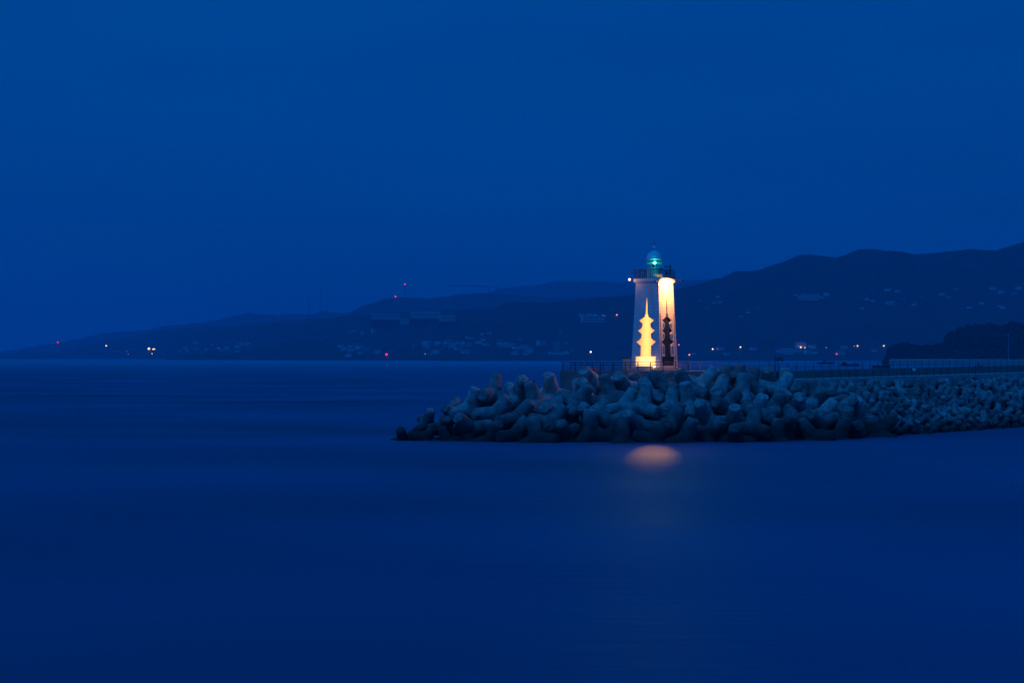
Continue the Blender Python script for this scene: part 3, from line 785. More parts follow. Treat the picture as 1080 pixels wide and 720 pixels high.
def gable_house(w, d, h, wm, rm):
    root = empty('house')
    bm = bmesh.new(); add_box(bm, (0, 0, h / 2), (w, d, h)); mesh_obj('wall', bm, wm, root)
    bm = bmesh.new(); add_box(bm, (0, 0, -5.01), (w + .3, d + .3, 10)); mesh_obj('base', bm, M_WALLC, root)
    bm = bmesh.new()
    rh = d * 0.32
    M = Matrix.Rotation(PI / 2, 4, 'Z')
    add_prism(bm, [(-d / 2 - .6, 0), (d / 2 + .6, 0), (0, rh)], Matrix.Translation((0, 0, h + .02)) @ M, -w / 2 - .6, w / 2 + .6)
    mesh_obj('roof', bm, rm, root)
    for k in range(3):
        bm = bmesh.new(); add_box(bm, ((-0.3 + 0.3 * k) * w, -d / 2 - .03, h * 0.55), (w * .13, .12, h * .3)); mesh_obj('window', bm, M_WIN, root)
    return root

def flat_block(w, d, floors, wm, bays=6):
    root = empty('apartment_block')
    h = floors * 3.2
    bm = bmesh.new(); add_box(bm, (0, 0, h / 2), (w, d, h)); mesh_obj('wall', bm, wm, root)
    bm = bmesh.new(); add_box(bm, (0, 0, -5.01), (w + .3, d + .3, 10)); mesh_obj('base', bm, M_WALLC, root)
    bm = bmesh.new(); add_box(bm, (0, 0, h + .55), (w + .8, d + .8, 1.0)); add_box(bm, (w * .25, 0, h + 2.4), (w * .15, d * .4, 2.6)); mesh_obj('roof', bm, M_HR[0], root)
    for f in range(floors):
        bm = bmesh.new()
        for k in range(bays):
            add_box(bm, ((k + .5) / bays * w - w / 2, -d / 2 - .04, f * 3.2 + 1.9), (w / bays * .7, .14, 1.5))
        mesh_obj('window_row', bm, M_WIN, root)
    return root

protos = [gable_house(13, 9, 5.0, M_HW[0], M_HR[0]), gable_house(17, 10, 6.0, M_HW[1], M_HR[1]), gable_house(10, 8, 4.5, M_HW[2], M_HR[0]),
          flat_block(16, 11, 3, M_HW[0], 4), flat_block(22, 12, 4, M_HW[1], 5), flat_block(13, 12, 6, M_HW[2], 3)]
KIND = ['white gabled house', 'cream gabled house', 'small grey gabled house', 'white flat-roofed block', 'cream flat-roofed block', 'tall grey flat-roofed block']
used_p = [False] * 6
def place_proto(k, loc, rz, s=1.0):
    if not used_p[k]:
        used_p[k] = True; o = protos[k]
    else:
        o = copy_tree(protos[k])
    o.location = loc; o.rotation_euler = (0, 0, rz); o.scale = (s, s, s)
    return o

def cluster(where, group, n, x0, x1, y0, y1, kinds, smin=.8, smax=1.3):
    rnd = random.Random(int(x0 * 7 + y0))
    lst = []
    for _ in range(n):
        for tr in range(12):
            px, py = rnd.uniform(x0, x1), rnd.uniform(y0, y1)
            h = hit(px, py)
            if h is not None and all(abs(px - q[0]) > 3.0 or abs(py - q[1]) > 2.0 for q in lst):
                lst.append((px, py, h, rnd.choice(kinds), rnd.uniform(-.7, .7), 1.12 * rnd.uniform(smin, smax)))
                break
    lst.sort(key=lambda q: q[0])
    cnt = {}
    tot = {}
    for q in lst: tot[q[3]] = tot.get(q[3], 0) + 1
    for px, py, h, k, rz, s in lst:
        cnt[k] = cnt.get(k, 0) + 1
        g = h + Vector((0, -6, 0)); g.z = ground_max(g, 6 * s, 4 * s)
        o = place_proto(k, g, rz, s)
        if tot[k] == 1: lab = 'only %s %s' % (KIND[k], where)
        else: lab = '%s from left of the %ss %s' % (ordinal(cnt[k]), KIND[k], where) if len(KIND[k].split() + where.split()) < 11 else '%s of the %ss %s' % (ordinal(cnt[k]), KIND[k], where)
        tag(o, lab, 'building' if k > 2 else 'house', group)

cluster('on the shore below the twin floodlights', 'houses on the far left shore', 6, 120, 182, 369, 375, [0, 2, 3], .7, 1.0)
cluster('in the left shore village', 'houses of the left shore village', 16, 188, 262, 362, 374, [0, 1, 2, 3, 5], .8, 1.3)
cluster('on the shore under the twin hotels', 'shore houses under the twin hotels', 14, 350, 440, 366, 376, [0, 2, 3, 4], .8, 1.3)
cluster('on the terrace left of the twin hotels', 'houses on the hotel terrace', 5, 366, 398, 349, 353, [0, 3], .8, 1.1)
cluster('in the shore town left of the breakwater', 'houses of the central shore town', 34, 446, 606, 362, 376, [0, 1, 2, 3, 4, 5], .8, 1.4)
cluster('on the slope above the shore town', 'houses above the central shore town', 8, 484, 592, 350, 361, [0, 3, 2], .8, 1.2)
cluster('around the villa left of the lighthouse', 'houses round the hillside villa', 6, 604, 645, 333, 342, [0, 3, 1], .7, 1.1)
cluster('on the shore right of the lighthouse', 'shore houses right of the lighthouse', 16, 720, 935, 366, 374, [0, 1, 2, 3, 4], .8, 1.3)
cluster('on the mountainside right of the lighthouse', 'houses on the mountainside', 9, 736, 800, 313, 345, [0, 2], .6, 1.0)
cluster('around the pale mountainside resort', 'houses round the mountainside resort', 10, 838, 872, 311, 316, [0, 3, 1], .7, 1.1)
cluster('in the hill village above the headland', 'houses of the hill village', 22, 905, 1075, 302, 326, [0, 1, 2], .7, 1.3)
for k in range(6):
    if not used_p[k]:
        h = hit(560 + 5 * k, 372)
        tag(place_proto(k, h, 0), 'lone %s on the shore just left of the breakwater' % KIND[k], 'house')

# the two long hotels on the slope
def hotel(px, py, width_px, floors, label, bays, rz=0.0, tower=False):
    p = hit(px, py) + Vector((0, -14, 0))
    sc = p.y / FPX
    w = width_px * sc
    p.z = ground_max(p, w / 2, 10)
    root = empty('hotel', p, rz)
    fh = 4.6
    h = floors * fh
    bm = bmesh.new()
    add_box(bm, (0, 0, h / 2), (w, 18, h))
    b2 = bmesh.new(); add_box(b2, (0, 0, -16.6), (w + .4, 18.4, 32)); mesh_obj('base', b2, M_HILL, root)
    for f in range(floors + 1):
        add_box(bm, (0, -9.9, f * fh), (w, 1.8, 1.7))
    if tower:
        add_box(bm, (w * .1, 1, h / 2 + 3), (w * .12, 17, h + 6))
    mesh_obj('wall', bm, M_HOT, root)
    for f in range(floors):
        bm = bmesh.new()
        for k in range(bays):
            add_box(bm, ((k + .5) / bays * w - w / 2, -9.06, f * fh + 2.3), (w / bays * .95, .3, 2.9))
        mesh_obj('window_row', bm, M_WIN, root)
    bm = bmesh.new(); add_box(bm, (0, 0, h + 1.2), (w * .98, 16, 1.0)); mesh_obj('roof', bm, M_HR[0], root)
    tag(root, label, 'hotel', 'long hotels on the slope')
hotel(407, 344, 30, 4, 'long banded hotel low on the slope, left of the higher one', 16)
hotel(427, 343.5, 9, 4, 'short banded hotel wing squeezed between the two long hotels', 5)
hotel(449, 343, 32, 5, 'taller long banded hotel between the low hotel and the crane', 14)
hotel(472, 342, 16, 4, 'banded hotel wing at the right end of the hotel row', 8, 0.15)
hotel(625, 339, 24, 4, 'broad pale villa hotel with an orange lamp on the hillside left of the lighthouse', 10, 0.2, True)
hotel(852, 315, 22, 3, 'long pale resort on the mountainside right of the lighthouse', 10, -0.1)
hotel(938, 320, 8, 2, 'small bright building alone on the mountainside above the bay', 3)

# ------------------------------------------------------------------ masts, pylons, crane
def lattice(bm, base, top, w0, w1, n):
    base, top = Vector(base), Vector(top)
    for sx in (-1, 1):
        for sy in (-1, 1):
            add_bar(bm, base + Vector((sx * w0, sy * w0, 0)), top + Vector((sx * w1, sy * w1, 0)), 2.0)
    for k in range(n):
        t0, t1 = k / n, (k + 1) / n
        a, b = base.lerp(top, t0), base.lerp(top, t1)
        wa, wb = w0 + (w1 - w0) * t0, w0 + (w1 - w0) * t1
        s = 1 if k % 2 else -1
        add_bar(bm, a + Vector((-s * wa, -wa, 0)), b + Vector((s * wb, -wb, 0)), 0.5)
        add_bar(bm, a + Vector((-wa, s * wa, 0)), b + Vector((-wb, -s * wb, 0)), 0.5)

def pylon(px, ytop, ybase, label, arms=3, w0=5.0):
    p = hit(px, ybase + 2.5)
    ht = (ybase + 2.5 - ytop) * p.y / FPX
    root = empty('transmission_tower', p)
    bm = bmesh.new(); lattice(bm, (0, 0, -3), (0, 0, ht), w0, 0.9, 12); mesh_obj('lattice_mast', bm, M_GALV, root)
    for k in range(arms):
        bm = bmesh.new(); z = ht * (0.66 + 0.13 * k)
        add_bar(bm, (-7 + k, 0, z), (7 - k, 0, z), .8); add_bar(bm, (-7 + k, 0, z), (0, 0, z + 3), .4); add_bar(bm, (7 - k, 0, z), (0, 0, z + 3), .4)
        mesh_obj('crossarm', bm, M_GALV, root)
    tag(root, label, 'transmission tower', 'transmission towers on the left ridge')
pylon(338, 302, 329, 'tallest lattice transmission tower on the low ridge at left')
pylon(326, 312, 329, 'lattice transmission tower just left of the tallest one')
pylon(344.5, 321, 328, 'shortest lattice transmission tower, right of the tallest one', 2, 3.0)

M_RED = mat_emit('red_beacon_light', (1.0, 0.004, 0.09), 4.0, (0.5, 0.02, 0.03))
M_REDO = mat_emit('red_harbour_light', (1.0, 0.06, 0.03), 1.3, (0.5, 0.05, 0.03))
M_WARM = mat_emit('warm_lamp_light', (1.0, 0.62, 0.30), 3.0)
M_WHITE = mat_emit('pale_lamp_light', (1.0, 0.85, 0.62), 2.6)
M_ORANGE = mat_emit('orange_lamp_light', (1.0, 0.25, 0.045), 2.6)
M_DIM = mat_emit('dim_amber_light', (0.55, 0.28, 0.14), 1.0)
M_GRN = mat_emit('pale_green_lamp_light', (0.30, 0.62, 0.42), 0.9)
M_YEL = mat_emit('yellow_lamp_light', (1.0, 0.72, 0.25), 1.6)
M_PINK = mat_emit('pink_lamp_light', (0.8, 0.15, 0.75), 1.4)

def sphere(bm, c, r, sub=2):
    bmesh.ops.create_icosphere(bm, subdivisions=sub, radius=r, matrix=Matrix.Translation(Vector(c)))

def beacon_mast(px, py, drop, label):
    p = hit(px, py + drop)
    ht = drop * p.y / FPX
    root = empty('radio_mast', p)
    bm = bmesh.new(); lattice(bm, (0, 0, -3), (0, 0, ht - 3), 2.0, .5, 10); mesh_obj('lattice_mast', bm, M_GALV, root)
    bm = bmesh.new(); sphere(bm, (0, 0, ht), 4.2); mesh_obj('beacon_lamp', bm, M_RED, root)
    tag(root, label, 'radio mast')
beacon_mast(427, 299.7, 16, 'tall thin radio mast topped by the highest red beacon')
beacon_mast(417, 312.7, 4, 'short radio mast with red beacon on the ridge, left of the tall one')

def crane():
    p = hit(515.5, 320)
    u = p.y / FPX
    root = empty('tower_crane', p)
    top = (320 - 302.2) * u
    bm = bmesh.new(); lattice(bm, (0, 0, -3), (0, 0, top), 2.6, 2.6, 14); mesh_obj('mast', bm, M_STEEL, root)
    bm = bmesh.new(); add_bar(bm, (0, 0, top), (-43 * u, 0, top + 1.2 * u), 3.2, 4.2)
    for k in range(14): add_bar(bm, (-k * 3 * u, 0, top + k * .08 * u), (-(k + .5) * 3 * u, 0, top + 5 + k * .08 * u), .5)
    mesh_obj('jib', bm, M_STEEL, root)
    bm = bmesh.new(); add_bar(bm, (0, 0, top), (10 * u, 0, top - .1 * u), 2.4, 3.0); mesh_obj('counter_jib', bm, M_STEEL, root)
    bm = bmesh.new(); add_box(bm, (9 * u, 0, top - 2.5), (6, 4, 6)); mesh_obj('counterweight', bm, M_STEEL, root)
    bm = bmesh.new(); add_box(bm, (0, -2.5, top - 4), (5, 4, 5)); mesh_obj('cab', bm, M_STEEL, root)
    tag(root, 'dark tower crane with a long level jib on the left hillside', 'crane')
crane()

# ------------------------------------------------------------------ lamps along the far shore
def lamp(px, py, r_px, mat, label, group=None, drop=2.2, head='ball', cat='street lamp', name='street_lamp'):
    p = hit(px, py + drop)
    if p is None: p = P(px, py + drop, 5200)
    u = p.y / FPX
    root = empty(name, p)
    ht = drop * u
    bm = bmesh.new(); add_tube(bm, (0, 0, -2), (0, 0, ht), .35, .25, 8); mesh_obj('pole', bm, M_GALV, root)
    bm = bmesh.new()
    if head == 'ball': sphere(bm, (0, 0, ht), r_px * u)
    else: add_box(bm, (0, 0, ht), (r_px * 3.2 * u, r_px * u, r_px * 1.5 * u), bevel=r_px * .3 * u)
    mesh_obj('lamp_head', bm, mat, root)
    tag(root, label, cat, group)
GL = 'lamps along the far shore'
lamp(61, 361, .75, M_RED, 'small magenta-red beacon, leftmost light on the far shore', cat='beacon', name='beacon_light', drop=3)
lamp(112, 364.5, .85, M_WARM, 'warm white lamp between the leftmost red beacon and bright twin floodlights', GL)
lamp(133.5, 370.5, .45, M_DIM, 'tiny dim lamp, upper of two left of the twin floodlights', GL)
lamp(135.3, 373.4, .5, M_DIM, 'tiny dim lamp, lower of two left of the twin floodlights', GL)
lamp(157, 367.6, 1.3, M_WARM, 'brightest orange-white floodlight on the left shore, left of a twin pair', GL)
lamp(162, 368, .9, M_WARM, 'wide flat floodlight, right of a twin pair on the left shore', GL, head='bar')
lamp(160.3, 373, .7, M_YEL, 'small yellow lamp directly under the twin floodlights', GL)
lamp(83.5, 379, .55, M_GRN, 'faint greenish light low on the water at far left', GL, drop=2.0)
lamp(219, 367.2, .5, M_GRN, 'faint green lamp, left of two above the left shore village', GL)
lamp(230.5, 367.0, .4, M_GRN, 'faint green lamp, right of two above the left shore village', GL)
lamp(407.6, 373.6, 1.15, M_RED, 'bright red harbour light on the shore below the long hotels', cat='beacon', name='beacon_light', drop=3)
lamp(448.5, 373.2, .65, M_DIM, 'small pale lamp on the shore right of the red harbour light', GL)
lamp(545.5, 372, .65, M_YEL, 'small pale yellow lamp in the central shore town', GL)
lamp(621.2, 334.8, 1.25, M_ORANGE, 'bright orange lamp on the front of the hillside villa hotel', GL, drop=3.5)
lamp(636.3, 332.8, .6, M_DIM, 'faint orange lamp, middle of three on the hillside left of the lighthouse', GL)
lamp(650.6, 332, .85, M_ORANGE, 'small orange lamp nearest to the lighthouse on its left hillside', GL)
lamp(623, 371, .95, M_WHITE, 'pale yellow shore lamp above the fence left of the lighthouse', GL)
lamp(727, 374, .85, M_ORANGE, 'orange shore lamp just right of the lighthouse foot', GL)
lamp(751.6, 368, .85, M_WHITE, 'white shore lamp, second right of the lighthouse', GL)
lamp(781, 366, .85, M_WARM, 'amber shore lamp, third right of the lighthouse', GL)
lamp(844.6, 366, .85, M_WARM, 'amber shore lamp, left one of a pair above the signpost', GL)
lamp(849, 366.5, .7, M_YEL, 'yellowish shore lamp, right one of a pair above the signpost', GL)
lamp(871.4, 366.4, .6, M_GRN, 'pale green shore lamp between the two lamp pairs', GL)
lamp(882.5, 373.2, 1.0, M_REDO, 'red-orange light at the waterline below the shore lamps', cat='beacon', name='beacon_light', drop=3)
lamp(901, 365, .65, M_DIM, 'dimmer amber lamp, left one of the pair nearest the headland', GL)
lamp(904.5, 364.6, .9, M_YEL, 'yellow lamp, right one of the pair nearest the headland', GL)
lamp(932.2, 364.6, .9, M_YEL, 'yellow lamp at the left tip of the wooded headland', GL)

# ------------------------------------------------------------------ seawall and mast under the headland
def wall_run(name, a, b, th, h, mat, label, cat, z0=None):
    a, b = Vector(a), Vector(b)
    root = bmesh.new()
    d = b - a; L = d.length
    M = Matrix.Translation(a) @ Matrix.Rotation(math.atan2(d.y, d.x), 4, 'Z')
    add_box(root, (L / 2, 0, h / 2), (L, th, h), M)
    o = mesh_obj(name, root, mat)
    tag(o, label, cat)
    return o
def seawall():
    root = empty('seawall', (0, 0, 0))
    a, b = P(938, 382, 2480), P(1420, 382, 2340)
    a.z = b.z = -2
    d = b - a; L = d.length
    M = Matrix.Translation(a) @ Matrix.Rotation(math.atan2(d.y, d.x), 4, 'Z')
    bm = bmesh.new(); add_box(bm, (L / 2, 0, 4.2), (L, 10, 8.4), M); mesh_obj('wall', bm, M_DECK, root)
    bm = bmesh.new(); add_box(bm, (L / 2, 4, 9.1), (L, 1.2, 1.3), M); mesh_obj('parapet', bm, M_KERB, root)
    bm = bmesh.new(); add_box(bm, (L / 2, -9, 1.5), (L, 8, 3.2), M); mesh_obj('footing', bm, M_WALLC, root)
    tag(root, 'long pale harbour seawall at the foot of the wooded headland', 'seawall')
seawall()
def light_mast():
    p = P(1063.5, 380, 2455); p.z = 6
    root = empty('light_mast', p)
    ht = (378.5 - 352) * 2455 / FPX
    bm = bmesh.new(); add_tube(bm, (0, 0, -4), (0, 0, ht), .55, .3, 8); mesh_obj('pole', bm, M_HW[2], root)
    bm = bmesh.new(); add_box(bm, (0, 0, ht + .8), (3, 2, 1.4), bevel=.2); mesh_obj('lamp_head', bm, M_HW[2], root)
    tag(root, 'thin tall unlit mast in front of the wooded headland', 'mast')
light_mast()

def boat(px0, px1, Y, label, hh=2.4, cabin=.3):
    xm = ((px0 + px1) / 2 - 540) / FPX * Y
    L = (px1 - px0) / FPX * Y
    root = empty('boat', (xm, Y, 0))
    bm = bmesh.new()
    n = 12
    secs = []
    for i in range(n + 1):
        t = i / n
        x = (t - .5) * L
        w = L * .13 * (1 - max(0, (t - .55) / .45) ** 2.2) * (0.85 + .15 * min(1, t * 5)) + .02
        z = hh * (1 + .35 * t * t)
        secs.append([bm.verts.new((x, -w * .55, -.5)), bm.verts.new((x, -w, z)), bm.verts.new((x, w, z)), bm.verts.new((x, w * .55, -.5))])
    for a, b in zip(secs, secs[1:]):
        for k in range(4):
            bm.faces.new((a[k], b[k], b[(k + 1) % 4], a[(k + 1) % 4]))
    bm.faces.new(secs[0]); bm.faces.new(secs[-1][::-1])
    mesh_obj('hull', bm, M_STEEL, root)
    bm = bmesh.new(); add_box(bm, (-L * (.5 - cabin), 0, hh + 1.3), (L * .2, L * .15, 2.6), bevel=.15); mesh_obj('cabin', bm, M_STEEL, root)
    bm = bmesh.new(); add_tube(bm, (-L * (.5 - cabin), 0, hh + 2), (-L * (.5 - cabin), 0, hh + 6), .15, .1); mesh_obj('mast', bm, M_STEEL, root)
    tag(root, label, 'boat', 'dark boats behind the walkway')
boat(886, 906, 2200, 'low dark boat with cabin near its left end, behind the walkway', 2.2, .2)
boat(920, 939, 1800, 'flat dark barge behind the walkway, nearer than the boat on its left', 2.4, .75)
boat(1027, 1037, 1900, 'small dark boat beyond the parapet below the wooded headland', 1.6, .5)
boat(862, 880, 2800, 'faint dark boat beyond the fence right of the signpost', 2.6, .4)
# ------------------------------------------------------------------ breakwater core (rubble under the armour)
POLY = [(-23.3, 254.8), (-18.5, 251.8), (-7, 248.5), (5, 246), (18, 245), (31, 246.5), (41, 252.5), (51.7, 265), (56, 270.3), (50, 300), (0, 300), (-8, 268), (-12, 259), (-19, 257)]
def inside_d(x, y):
    best = 1e9; ins = False
    for (ax, ay), (bx, by) in zip(POLY, POLY[1:] + POLY[:1]):
        dx, dy = bx - ax, by - ay
        t = max(0, min(1, ((x - ax) * dx + (y - ay) * dy) / (dx * dx + dy * dy)))
        best = min(best, math.hypot(x - ax - dx * t, y - ay - dy * t))
        if (ay > y) != (by > y) and x < (bx - ax) * (y - ay) / (by - ay) + ax: ins = not ins
    return best if ins else -best
UX, UY = .635, .772
NX, NY = .772, -.635
WX, WY = 51.7, 265.0
def SQ(s, q, z=0.0):
    return Vector((WX + UX * s + NX * q, WY + UY * s + NY * q, z))
def core_h(x, y):
    a = min(lerp_poly([(-22.5, .3), (-9.5, 1.9), (-6.5, 4.6), (-4, 6.0), (22, 6.0), (25, 6.5), (60, 6.4)], x), max(-3, inside_d(x, y) * .66)) - 1.7
    s = (x - WX) * UX + (y - WY) * UY; q = (x - WX) * NX + (y - WY) * NY
    b = -3
    if s > -14:
        b = max(-3, min(-q * 1.0, 6.0 + .006 * s)) - 1.0 if q > -14.2 else -3
        if -14.2 < q < -12.4: b = 5.9
    return max(a, b, -3)
def build_core():
    bm = bmesh.new()
    xs = [-24 + i * .8 for i in range(150)]
    ys = [240 + j * .8 for j in range(92)]
    g = [[bm.verts.new((x, y, core_h(x, y) + (noise.noise(Vector((x * .7, y * .7, 0))) * .35 if core_h(x, y) > -2.9 else 0))) for x in xs] for y in ys]
    for j in range(len(ys) - 1):
        for i in range(len(xs) - 1):
            f = (g[j][i], g[j][i + 1], g[j + 1][i + 1], g[j + 1][i])
            if all(v.co.z < -2 for v in f): continue
            bm.faces.new(f)
    bmesh.ops.delete(bm, geom=[v for v in bm.verts if not v.link_faces], context='VERTS')
    # long trunk running on to the right
    for k in range(14):
        pass
    o = mesh_obj('rubble_mound', bm, M_CORE, smooth=True)
    tag(o, 'dark rubble core of the breakwater under the tetrapods', kind='structure')
    bm = bmesh.new()
    prof = [(1.5, -2.5), (-6.8, 6.0), (-13.9, 6.2), (-19, -2.5)]
    ss = [58, 75, 95, 120]
    rows = [[bm.verts.new(SQ(s, q, z)) for q, z in prof] for s in ss]
    for a, b in zip(rows, rows[1:]):
        for i in range(3): bm.faces.new((a[i], a[i + 1], b[i + 1], b[i]))
    o = mesh_obj('rubble_mound', bm, M_CORE)
    tag(o, 'dark rubble core of the breakwater trunk running off to the right', kind='structure')
build_core()

# ------------------------------------------------------------------ tetrapods
TD = [Vector((0, 0, 1)), Vector((math.sqrt(8 / 9), 0, -1 / 3)), Vector((-math.sqrt(2 / 9), math.sqrt(2 / 3), -1 / 3)), Vector((-math.sqrt(2 / 9), -math.sqrt(2 / 3), -1 / 3))]
def tetra_mesh(name, L, mat, seed):
    bm = bmesh.new()
    for d in TD:
        q = d.to_track_quat('Z', 'Y').to_matrix().to_4x4()
        b2 = bmesh.new()
        add_lathe(b2, [(.365, -.12), (.362, .1), (.262, .965), (.235, 1.0), (.12, 1.004)], 16)
        me = bpy.data.meshes.new('t'); b2.to_mesh(me); b2.free()
        me.transform(q); bm.from_mesh(me); bpy.data.meshes.remove(me)
    sphere(bm, (0, 0, 0), .37, 3)
    me = bpy.data.meshes.new('tmp'); bmesh.ops.scale(bm, vec=(L, L, L), verts=bm.verts); bm.to_mesh(me); bm.free()
    o = bpy.data.objects.new('tmp', me); COL.objects.link(o)
    rm = o.modifiers.new('r', 'REMESH'); rm.mode = 'VOXEL'; rm.voxel_size = L * .032
    sm = o.modifiers.new('s', 'SMOOTH'); sm.iterations = 2; sm.factor = .5
    dg = bpy.context.evaluated_depsgraph_get()
    out = bpy.data.meshes.new_from_object(o.evaluated_get(dg))
    bpy.data.objects.remove(o); bpy.data.meshes.remove(me)
    # chipped and worn surface
    for v in out.vertices:
        c = v.co
        k = noise.fractal(c * (1.1 / L * 2.6) + Vector((seed * 9.1, 0, 0)), 1.0, 2.0, 4) * .018 * L
        rim = max(0, c.length / L - .86)
        k -= rim * max(0, noise.noise(c * 3.2 / L * 2.6 + Vector((seed, 5, 5)))) * .55 * L
        v.co = c + v.normal * k
    out.name = name
    out.polygons.foreach_set('use_smooth', [True] * len(out.polygons))
    out.materials.clear(); out.materials.append(mat)
    return out
BIG_M = [tetra_mesh('tetrapod', 3.1, M_TET, s) for s in range(3)]
SM_M = [tetra_mesh('tetrapod', 1.58, M_TET2, s + 5) for s in range(2)]

def to_px(v):
    return 540 + v[0] / v[1] * FPX, HOR + (CAMZ - v[2]) / v[1] * FPX
def leg_phrase(q):
    up = max((q @ d).z for d in TD)
    toward = max(-(q @ d).y for d in TD)
    side = max(TD, key=lambda d: abs((q @ d).x))
    sx = (q @ side).x
    if toward > .93: return 'one leg pointing at the camera'
    if up > .93: return 'one leg standing upright'
    if up < .45: return 'three legs raised'
    return 'longest side leg reaching ' + ('right' if sx > 0 else 'left')
def place_tetra(data, meshes, size_word, group, rows, base_row):
    items = []
    for x, y, z, a, b, c, d, L in data:
        v = Vector((x, y, z)); q = Quaternion((a, b, c, d)).normalized()
        items.append((v, q, L))
    byrow = {}
    for it in items:
        k = sum(it[0].z > r for r in rows)
        byrow.setdefault(k, []).append(it)
    i = 0
    for k in sorted(byrow):
        L = sorted(byrow[k], key=lambda t: to_px(t[0])[0])
        for m, (v, q, ln) in enumerate(L):
            o = bpy.data.objects.new('tetrapod', meshes[i % len(meshes)]); i += 1
            COL.objects.link(o)
            o.location = v; o.rotation_mode = 'QUATERNION'; o.rotation_quaternion = q
            if size_word == 'large': o.scale = (ln / 3.1,) * 3
            lab = '%s tetrapod, %s from left %s' % (size_word, ordinal(m + 1), base_row[k])
            if len((lab + ' ' + leg_phrase(q)).replace('-', ' ').split()) <= 16: lab += ', ' + leg_phrase(q)
            tag(o, lab, 'tetrapod', group)
place_tetra(LARGE, BIG_M, 'large', 'large tetrapods round the breakwater head', [1.5, 3.6, 5.5],
            {0: 'in the waterline row', 1: 'in the second row', 2: 'in the third row', 3: 'along the crest'})
place_tetra(SMALL, SM_M, 'small pale', 'small tetrapods on the breakwater trunk', [.8, 1.9, 3.0, 4.1, 5.3],
            {0: 'in the waterline row', 1: 'in the second row', 2: 'in the third row', 3: 'in the fourth row', 4: 'in the fifth row', 5: 'in the top row'})

# ------------------------------------------------------------------ decks
def slab(name, pts, z0, z1, mat, label, kind='structure'):
    bm = bmesh.new()
    a = [bm.verts.new((x, y, z0)) for x, y in pts]; b = [bm.verts.new((x, y, z1)) for x, y in pts]
    bm.faces.new(a[::-1]); bm.faces.new(b)
    for i in range(len(pts)):
        j = (i + 1) % len(pts); bm.faces.new((a[i], a[j], b[j], b[i]))
    o = mesh_obj(name, bm, mat)
    tag(o, label, kind=kind)
    return o
DZ = 9.0
slab('platform', [(7.0, 262.6), (36.5, 262.6), (39, 266), (39, 276), (7.0, 276)], 5.8, DZ, M_WALLC, 'pale concrete platform on the breakwater head carrying the lighthouse')

def zc(s): return 7.9 + .0064 * s
def run_strip(name, s0, s1, q0, q1, zb, zt, mat, label, cat=None, kind=None, n=8):
    bm = bmesh.new()
    secs = []
    for i in range(n + 1):
        s = s0 + (s1 - s0) * i / n
        secs.append([bm.verts.new(SQ(s, q0, zc(s) + zb)), bm.verts.new(SQ(s, q0, zc(s) + zt)), bm.verts.new(SQ(s, q1, zc(s) + zt)), bm.verts.new(SQ(s, q1, zc(s) + zb))])
    for a, b in zip(secs, secs[1:]):
        for k in range(4): bm.faces.new((a[k], b[k], b[(k + 1) % 4], a[(k + 1) % 4]))
    bm.faces.new(secs[0]); bm.faces.new(secs[-1][::-1])
    o = mesh_obj(name, bm, mat)
    tag(o, label, cat, kind=kind)
    return o
run_strip('walkway', -11, 118, -7.3, -12.0, -1.4, 0, M_KERB, 'pale concrete walkway running along the breakwater to the right', kind='structure')
run_strip('parapet_wall', -9, 118, -12.003, -13.2, -1.3, 1.05, M_WALLC, 'dark concrete parapet wall along the far side of the walkway', 'wall')

# ------------------------------------------------------------------ fences
def fence(label, pts, height, rails, post_w=.09, rail_r=.035, mat=None, name='railing', group=None, posts_only=False):
    root = empty(name, pts[0])
    o0 = Vector(pts[0])
    for p in pts:
        bm = bmesh.new(); q = Vector(p) - o0
        add_box(bm, (q.x, q.y, q.z + height / 2), (post_w, post_w, height))
        mesh_obj('post', bm, mat or M_STEEL, root)
    for h in rails:
        bm = bmesh.new()
        for a, b in zip(pts, pts[1:]):
            add_tube(bm, Vector(a) - o0 + Vector((0, 0, h)), Vector(b) - o0 + Vector((0, 0, h)), rail_r, seg=6)
        mesh_obj('rail', bm, mat or M_STEEL, root)
    tag(root, label, 'railing', group)
    return root
Yf = 263.0
xs = [(593.6 + 13.2 * i - 540) / FPX * Yf for i in range(11)]
fence('dark railing along the front edge of the platform, passing before the lighthouse', [(x, Yf, DZ) for x in xs], 1.27, (.1, .48, .86, 1.22), .13, .04)
Yb = 274.5
fence('dark railing along the rear edge of the platform left of the lighthouse', [((602 + 11.4 * i - 540) / FPX * Yb, Yb, DZ) for i in range(7)], 1.15, (.4, .75, 1.1), .10, .035)
fence('dark railing with many posts on the rear edge right of the lighthouse', [((717.5 + 10.4 * i - 540) / FPX * Yb, Yb, DZ) for i in range(11)], 1.35, (.7, 1.25), .085, .025, M_GALV)
fence('railing on top of the parapet wall beyond the walkway', [SQ(s, -12.7, zc(s) + 1.05) for s in [-9 + 2.4 * i for i in range(52)]], 1.15, (.62, 1.08), .09, .025, M_GALV)
fence('railing along the near edge of the walkway above the small tetrapods', [SQ(s, -7.5, zc(s)) for s in [-8 + 2.4 * i for i in range(52)]], 1.25, (.15, .5, .85, 1.2), .11, .035, M_GALV)

